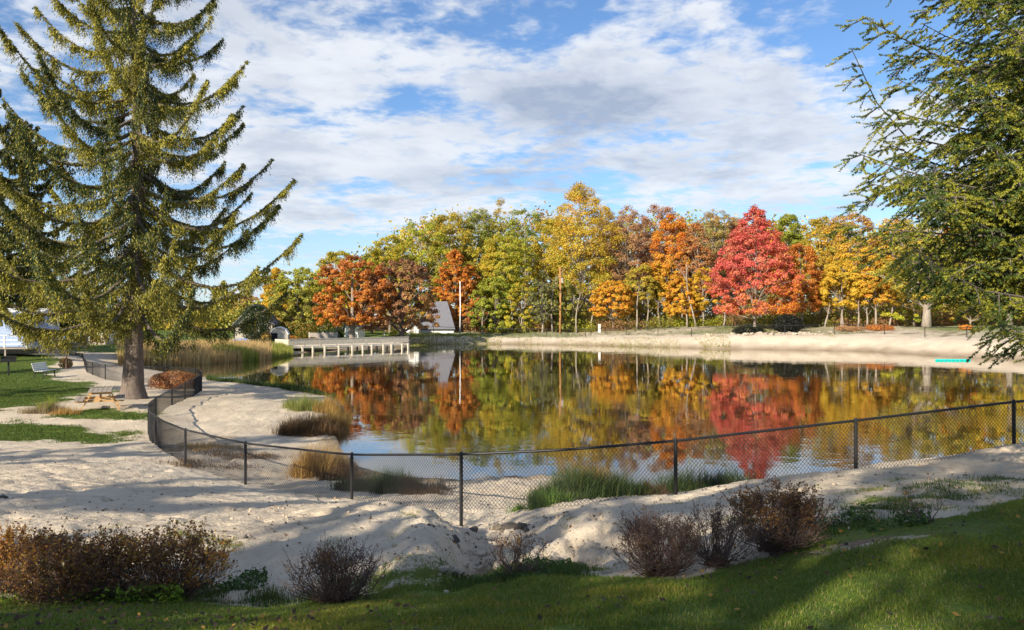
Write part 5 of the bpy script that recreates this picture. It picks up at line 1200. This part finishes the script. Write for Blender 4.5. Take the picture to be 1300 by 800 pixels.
# ------------------------------------------------------------------ foreground shrubs
def shrub(px, py, d, wpx, hpx, label, nst=70, nleaf=5000, pal='barb', leaf=0.011, flat=0.6, stemc='twig', bare=0.0, depth=0.8, splits=4, rz=0, tilt=0.0, leafz=(0.35, 1.05), sr=0.0045):
    x = (px-650)/FPX*d; z = gz(x, d); R = wpx/2/FPX*d; H = hpx/FPX*d
    root = empty('shrub', (x, d, z), rz, label, 'shrub', None)
    rg = np.random.default_rng(int(px)); mb = MB(); TIPS = []
    def envr(f): return R*(0.30+0.70*sin(min(max(f, 0), 1)*pi*0.62)**0.9)
    for i in range(nst):
        a = rg.uniform(0, 2*pi); ph = radians(115)*rg.random()**0.75; rr_ = rg.uniform(0.72, 1.0)*(1+0.10*sin(a*3+px)+0.06*sin(a*7))
        sp_ = abs(sin(ph))**(0.75 if flat > 0.7 else 0.9); hh = H*(0.46+0.50*(abs(cos(ph))**0.7)*(1 if cos(ph) > 0 else -0.75)*rr_)*rg.uniform(0.94, 1.03); tx = R*sp_*rr_*cos(a)+tilt*H; ty = R*depth*sp_*rr_*sin(a); q = sp_
        base = np.array([rg.normal()*R*0.13, rg.normal()*R*0.10, -0.02]); mid = np.array([tx*0.60+rg.normal()*R*0.07, ty*0.60, max(hh*0.42, 0.02)]); tip = np.array([tx, ty, hh])
        mb.tube([base, (base+mid)/2+rg.normal(size=3)*0.01, mid, (mid+tip)/2+rg.normal(size=3)*0.02, tip], [sr*1.3, sr*1.1, sr*0.85, sr*0.6, sr*0.3], 4, cap=False)
        for k in range(splits):
            t = rg.uniform(0.25, 0.9); s = mid*(1-t)+tip*t if rg.random() < 0.75 else base*(1-t)+mid*t
            e = s + np.array([rg.normal()*R*0.16, rg.normal()*R*0.16, abs(rg.normal())*H*0.14+0.02]); e[2] = min(e[2], H*1.03)
            mb.tube([s, (s+e)/2+rg.normal(size=3)*0.008, e], [sr*0.55, sr*0.4, sr*0.2], 3, cap=False); TIPS += [(s, e), (s, e)]
        TIPS.append((mid, tip))
    mb.build('stem', M[stemc], root)
    if nleaf:
        k = rg.integers(0, len(TIPS), nleaf*2); u = rg.random(nleaf*2)[:, None]; S = np.array([t_[0] for t_ in TIPS])[k]; E = np.array([t_[1] for t_ in TIPS])[k]
        P = S*(1-u)+E*u + rg.normal(size=(nleaf*2, 3))*0.012; hz = P[:, 2]/H
        pr = sstep(hz, leafz[0], leafz[0]+0.4)*(0.35+1.3*(vnoise(P[:, 0]*6+px, P[:, 2]*6+9)+0.5)); keep = rg.random(len(P)) < pr*(1-bare); P = P[keep]; n_ = len(P)
        V, F_ = leaf_quads(P, unit(rg.normal(size=(n_, 3))+np.array([0, 0, 0.6])), leaf*rg.uniform(0.6, 1.35, n_), 0.5)
        col = pal_colors(pal[0], n_); 
        pp = vnoise(P[:, 0]*3.5+px*0.1, P[:, 2]*3+P[:, 1]*2)
        m1 = pp > 0.17; col[m1] = pal_colors(pal[1], n_)[m1]
        m2_ = (rg.random(n_) < 0.13); col[m2_] = pal_colors(pal[2], n_)[m2_]
        npmesh('foliage', V, F_, M['leaf'], root, col)
    return root
PAL['b1'] = [((0.21,0.11,0.05),3),((0.15,0.065,0.035),2),((0.36,0.17,0.045),2)]
PAL['b2'] = [((0.46,0.20,0.04),3),((0.58,0.32,0.05),2),((0.26,0.12,0.04),1)]
PAL['b3'] = [((0.58,0.36,0.03),2),((0.62,0.24,0.03),1),((0.30,0.28,0.04),1)]
PAL['b4'] = [((0.16,0.09,0.07),3),((0.23,0.12,0.08),2)]
BR = ('b1','b2','b3')
shrub(88, 764, 6.35, 192, 88, 'wide rusty shrub at left with orange leaves and bright green growth at its base', 170, 10500, BR, flat=0.9, leafz=(0.18, 1), leaf=0.013, splits=5)
shrub(216, 760, 6.5, 166, 94, 'rounded rusty shrub merging with the wide one on its left', 150, 9000, BR, flat=0.9, leafz=(0.18, 1), leaf=0.013, splits=5)
shrub(12, 762, 6.5, 96, 86, 'yellowing half bare shrub cut by the left edge of the view', 60, 3600, ('b2','b3','b3'), leafz=(0.1, 1), bare=0.2, leaf=0.012)
shrub(430, 760, 6.35, 140, 80, 'nearly bare dark stemmed shrub alone in front of the sand', 130, 3600, ('b4','b1','b2'), leafz=(0.30, 1), bare=0.25, leaf=0.009, splits=6)
shrub(655, 738, 6.7, 92, 58, 'small sparse scrub with rusty tips at the gully mouth', 40, 900, BR, bare=0.3, leaf=0.011, splits=4)
shrub(836, 740, 6.4, 128, 86, 'purplish brown twiggy shrub in front of the right sand mound', 150, 6000, ('b4','b4','b1'), leafz=(0.2, 1), bare=0.2, leaf=0.009, splits=7, sr=0.004)
shrub(908, 740, 6.5, 112, 84, 'grey bare twiggy shrub in the middle of the right trio', 90, 1600, ('b4','b4','b1'), leafz=(0.2, 1), bare=0.3, leaf=0.009, splits=7, sr=0.0035)
shrub(984, 722, 6.75, 146, 84, 'bushy rust topped shrub standing right of the bare one', 160, 12000, ('b1','b1','b2'), leafz=(0.30, 1), leaf=0.011, splits=6)
shrub(1180, 672, 7.1, 66, 50, 'small bare slanting twigs on the sand at right', 12, 90, ('b2','b3','ygreen'), bare=0.2, leaf=0.012, splits=3, tilt=-0.45)

# fallen leaves and debris on the sand and lawn
n = 8500; Y = 3.6+16*RNG.random(n)**1.5; X = (RNG.random(n)*2-1)*Y*0.68; q = RNG.random(n) < np.clip(0.35+1.5*fbm(X, Y, 0.6, 3), 0.04, 1); X, Y = X[q], Y[q]; q = lake_sd(X, Y) > 0.3; X, Y = X[q], Y[q]; n = len(X)
P = np.stack([X, Y, gzv(X, Y)+0.012+0.028*(lawn_mask(X, Y) > 0.5)], 1); leaf_stuff('fallen_leaves', P, RNG.uniform(0.010, 0.028, n), pick([((0.10,0.065,0.04),4),((0.22,0.12,0.05),2),((0.46,0.26,0.06),1.2),((0.05,0.035,0.025),2)], n), 'small fallen leaves and dark debris strewn on sand and lawn', 'leaf litter', nrm=unit(RNG.normal(size=(n, 3))*0.35+np.array([0,0,1])))

# crumbled sand clods along the broken mound edges and gully
def clods():
    import bmesh
    bm = bmesh.new(); bmesh.ops.create_icosphere(bm, subdivisions=1, radius=1.0); bv = np.array([tuple(v.co) for v in bm.verts]); bf = np.array([[v.index for v in f.verts] for f in bm.faces]); bm.free()
    pts = []
    for (cx_, cy_, sx_, sy_, k) in [(-0.45,9.0,0.35,1.1,260),(0.1,10.2,0.6,0.9,200),(0.55,9.6,0.35,0.9,200),(1.1,8.0,0.7,0.3,120),(-0.7,7.6,0.4,0.3,120),(-4.5,9.5,2.5,1.5,160),(-3,12,2.5,1.5,120),(4.2,9.6,1.6,1.0,160),(-0.2,12,1.0,1.0,80)]:
        pts.append(np.stack([RNG.normal(cx_, sx_, k), RNG.normal(cy_, sy_, k), RNG.uniform(0.006, 0.032, k)*RNG.uniform(0.4, 1.1, k)], 1))
    p_ = np.concatenate(pts); m_ = len(p_); sc = RNG.uniform(0.6, 1.3, (m_, 1, 3))*p_[:, 2][:, None, None]; jit = RNG.uniform(0.75, 1.2, (m_, len(bv), 1))
    V = bv[None]*sc*jit + np.stack([p_[:, 0], p_[:, 1], gzv(p_[:, 0], p_[:, 1])+p_[:, 2]*0.25], 1)[:, None, :]
    F_ = (bf[None] + (np.arange(m_)*len(bv))[:, None, None]).reshape(-1, 3)
    colr = pick([((0.50,0.41,0.30),4),((0.32,0.25,0.18),2),((0.14,0.11,0.08),1)], m_); o = npmesh('sand_clods', V.reshape(-1, 3), F_, M['clod'], None, np.repeat(colr, len(bf), 0))
    tag(o, 'crumbled sand clods and grit along the broken mound edges', 'sand clods', kind='stuff')
M['clod'] = leaf_mat('clod', 0.0, 0.95, 0.1)
clods()
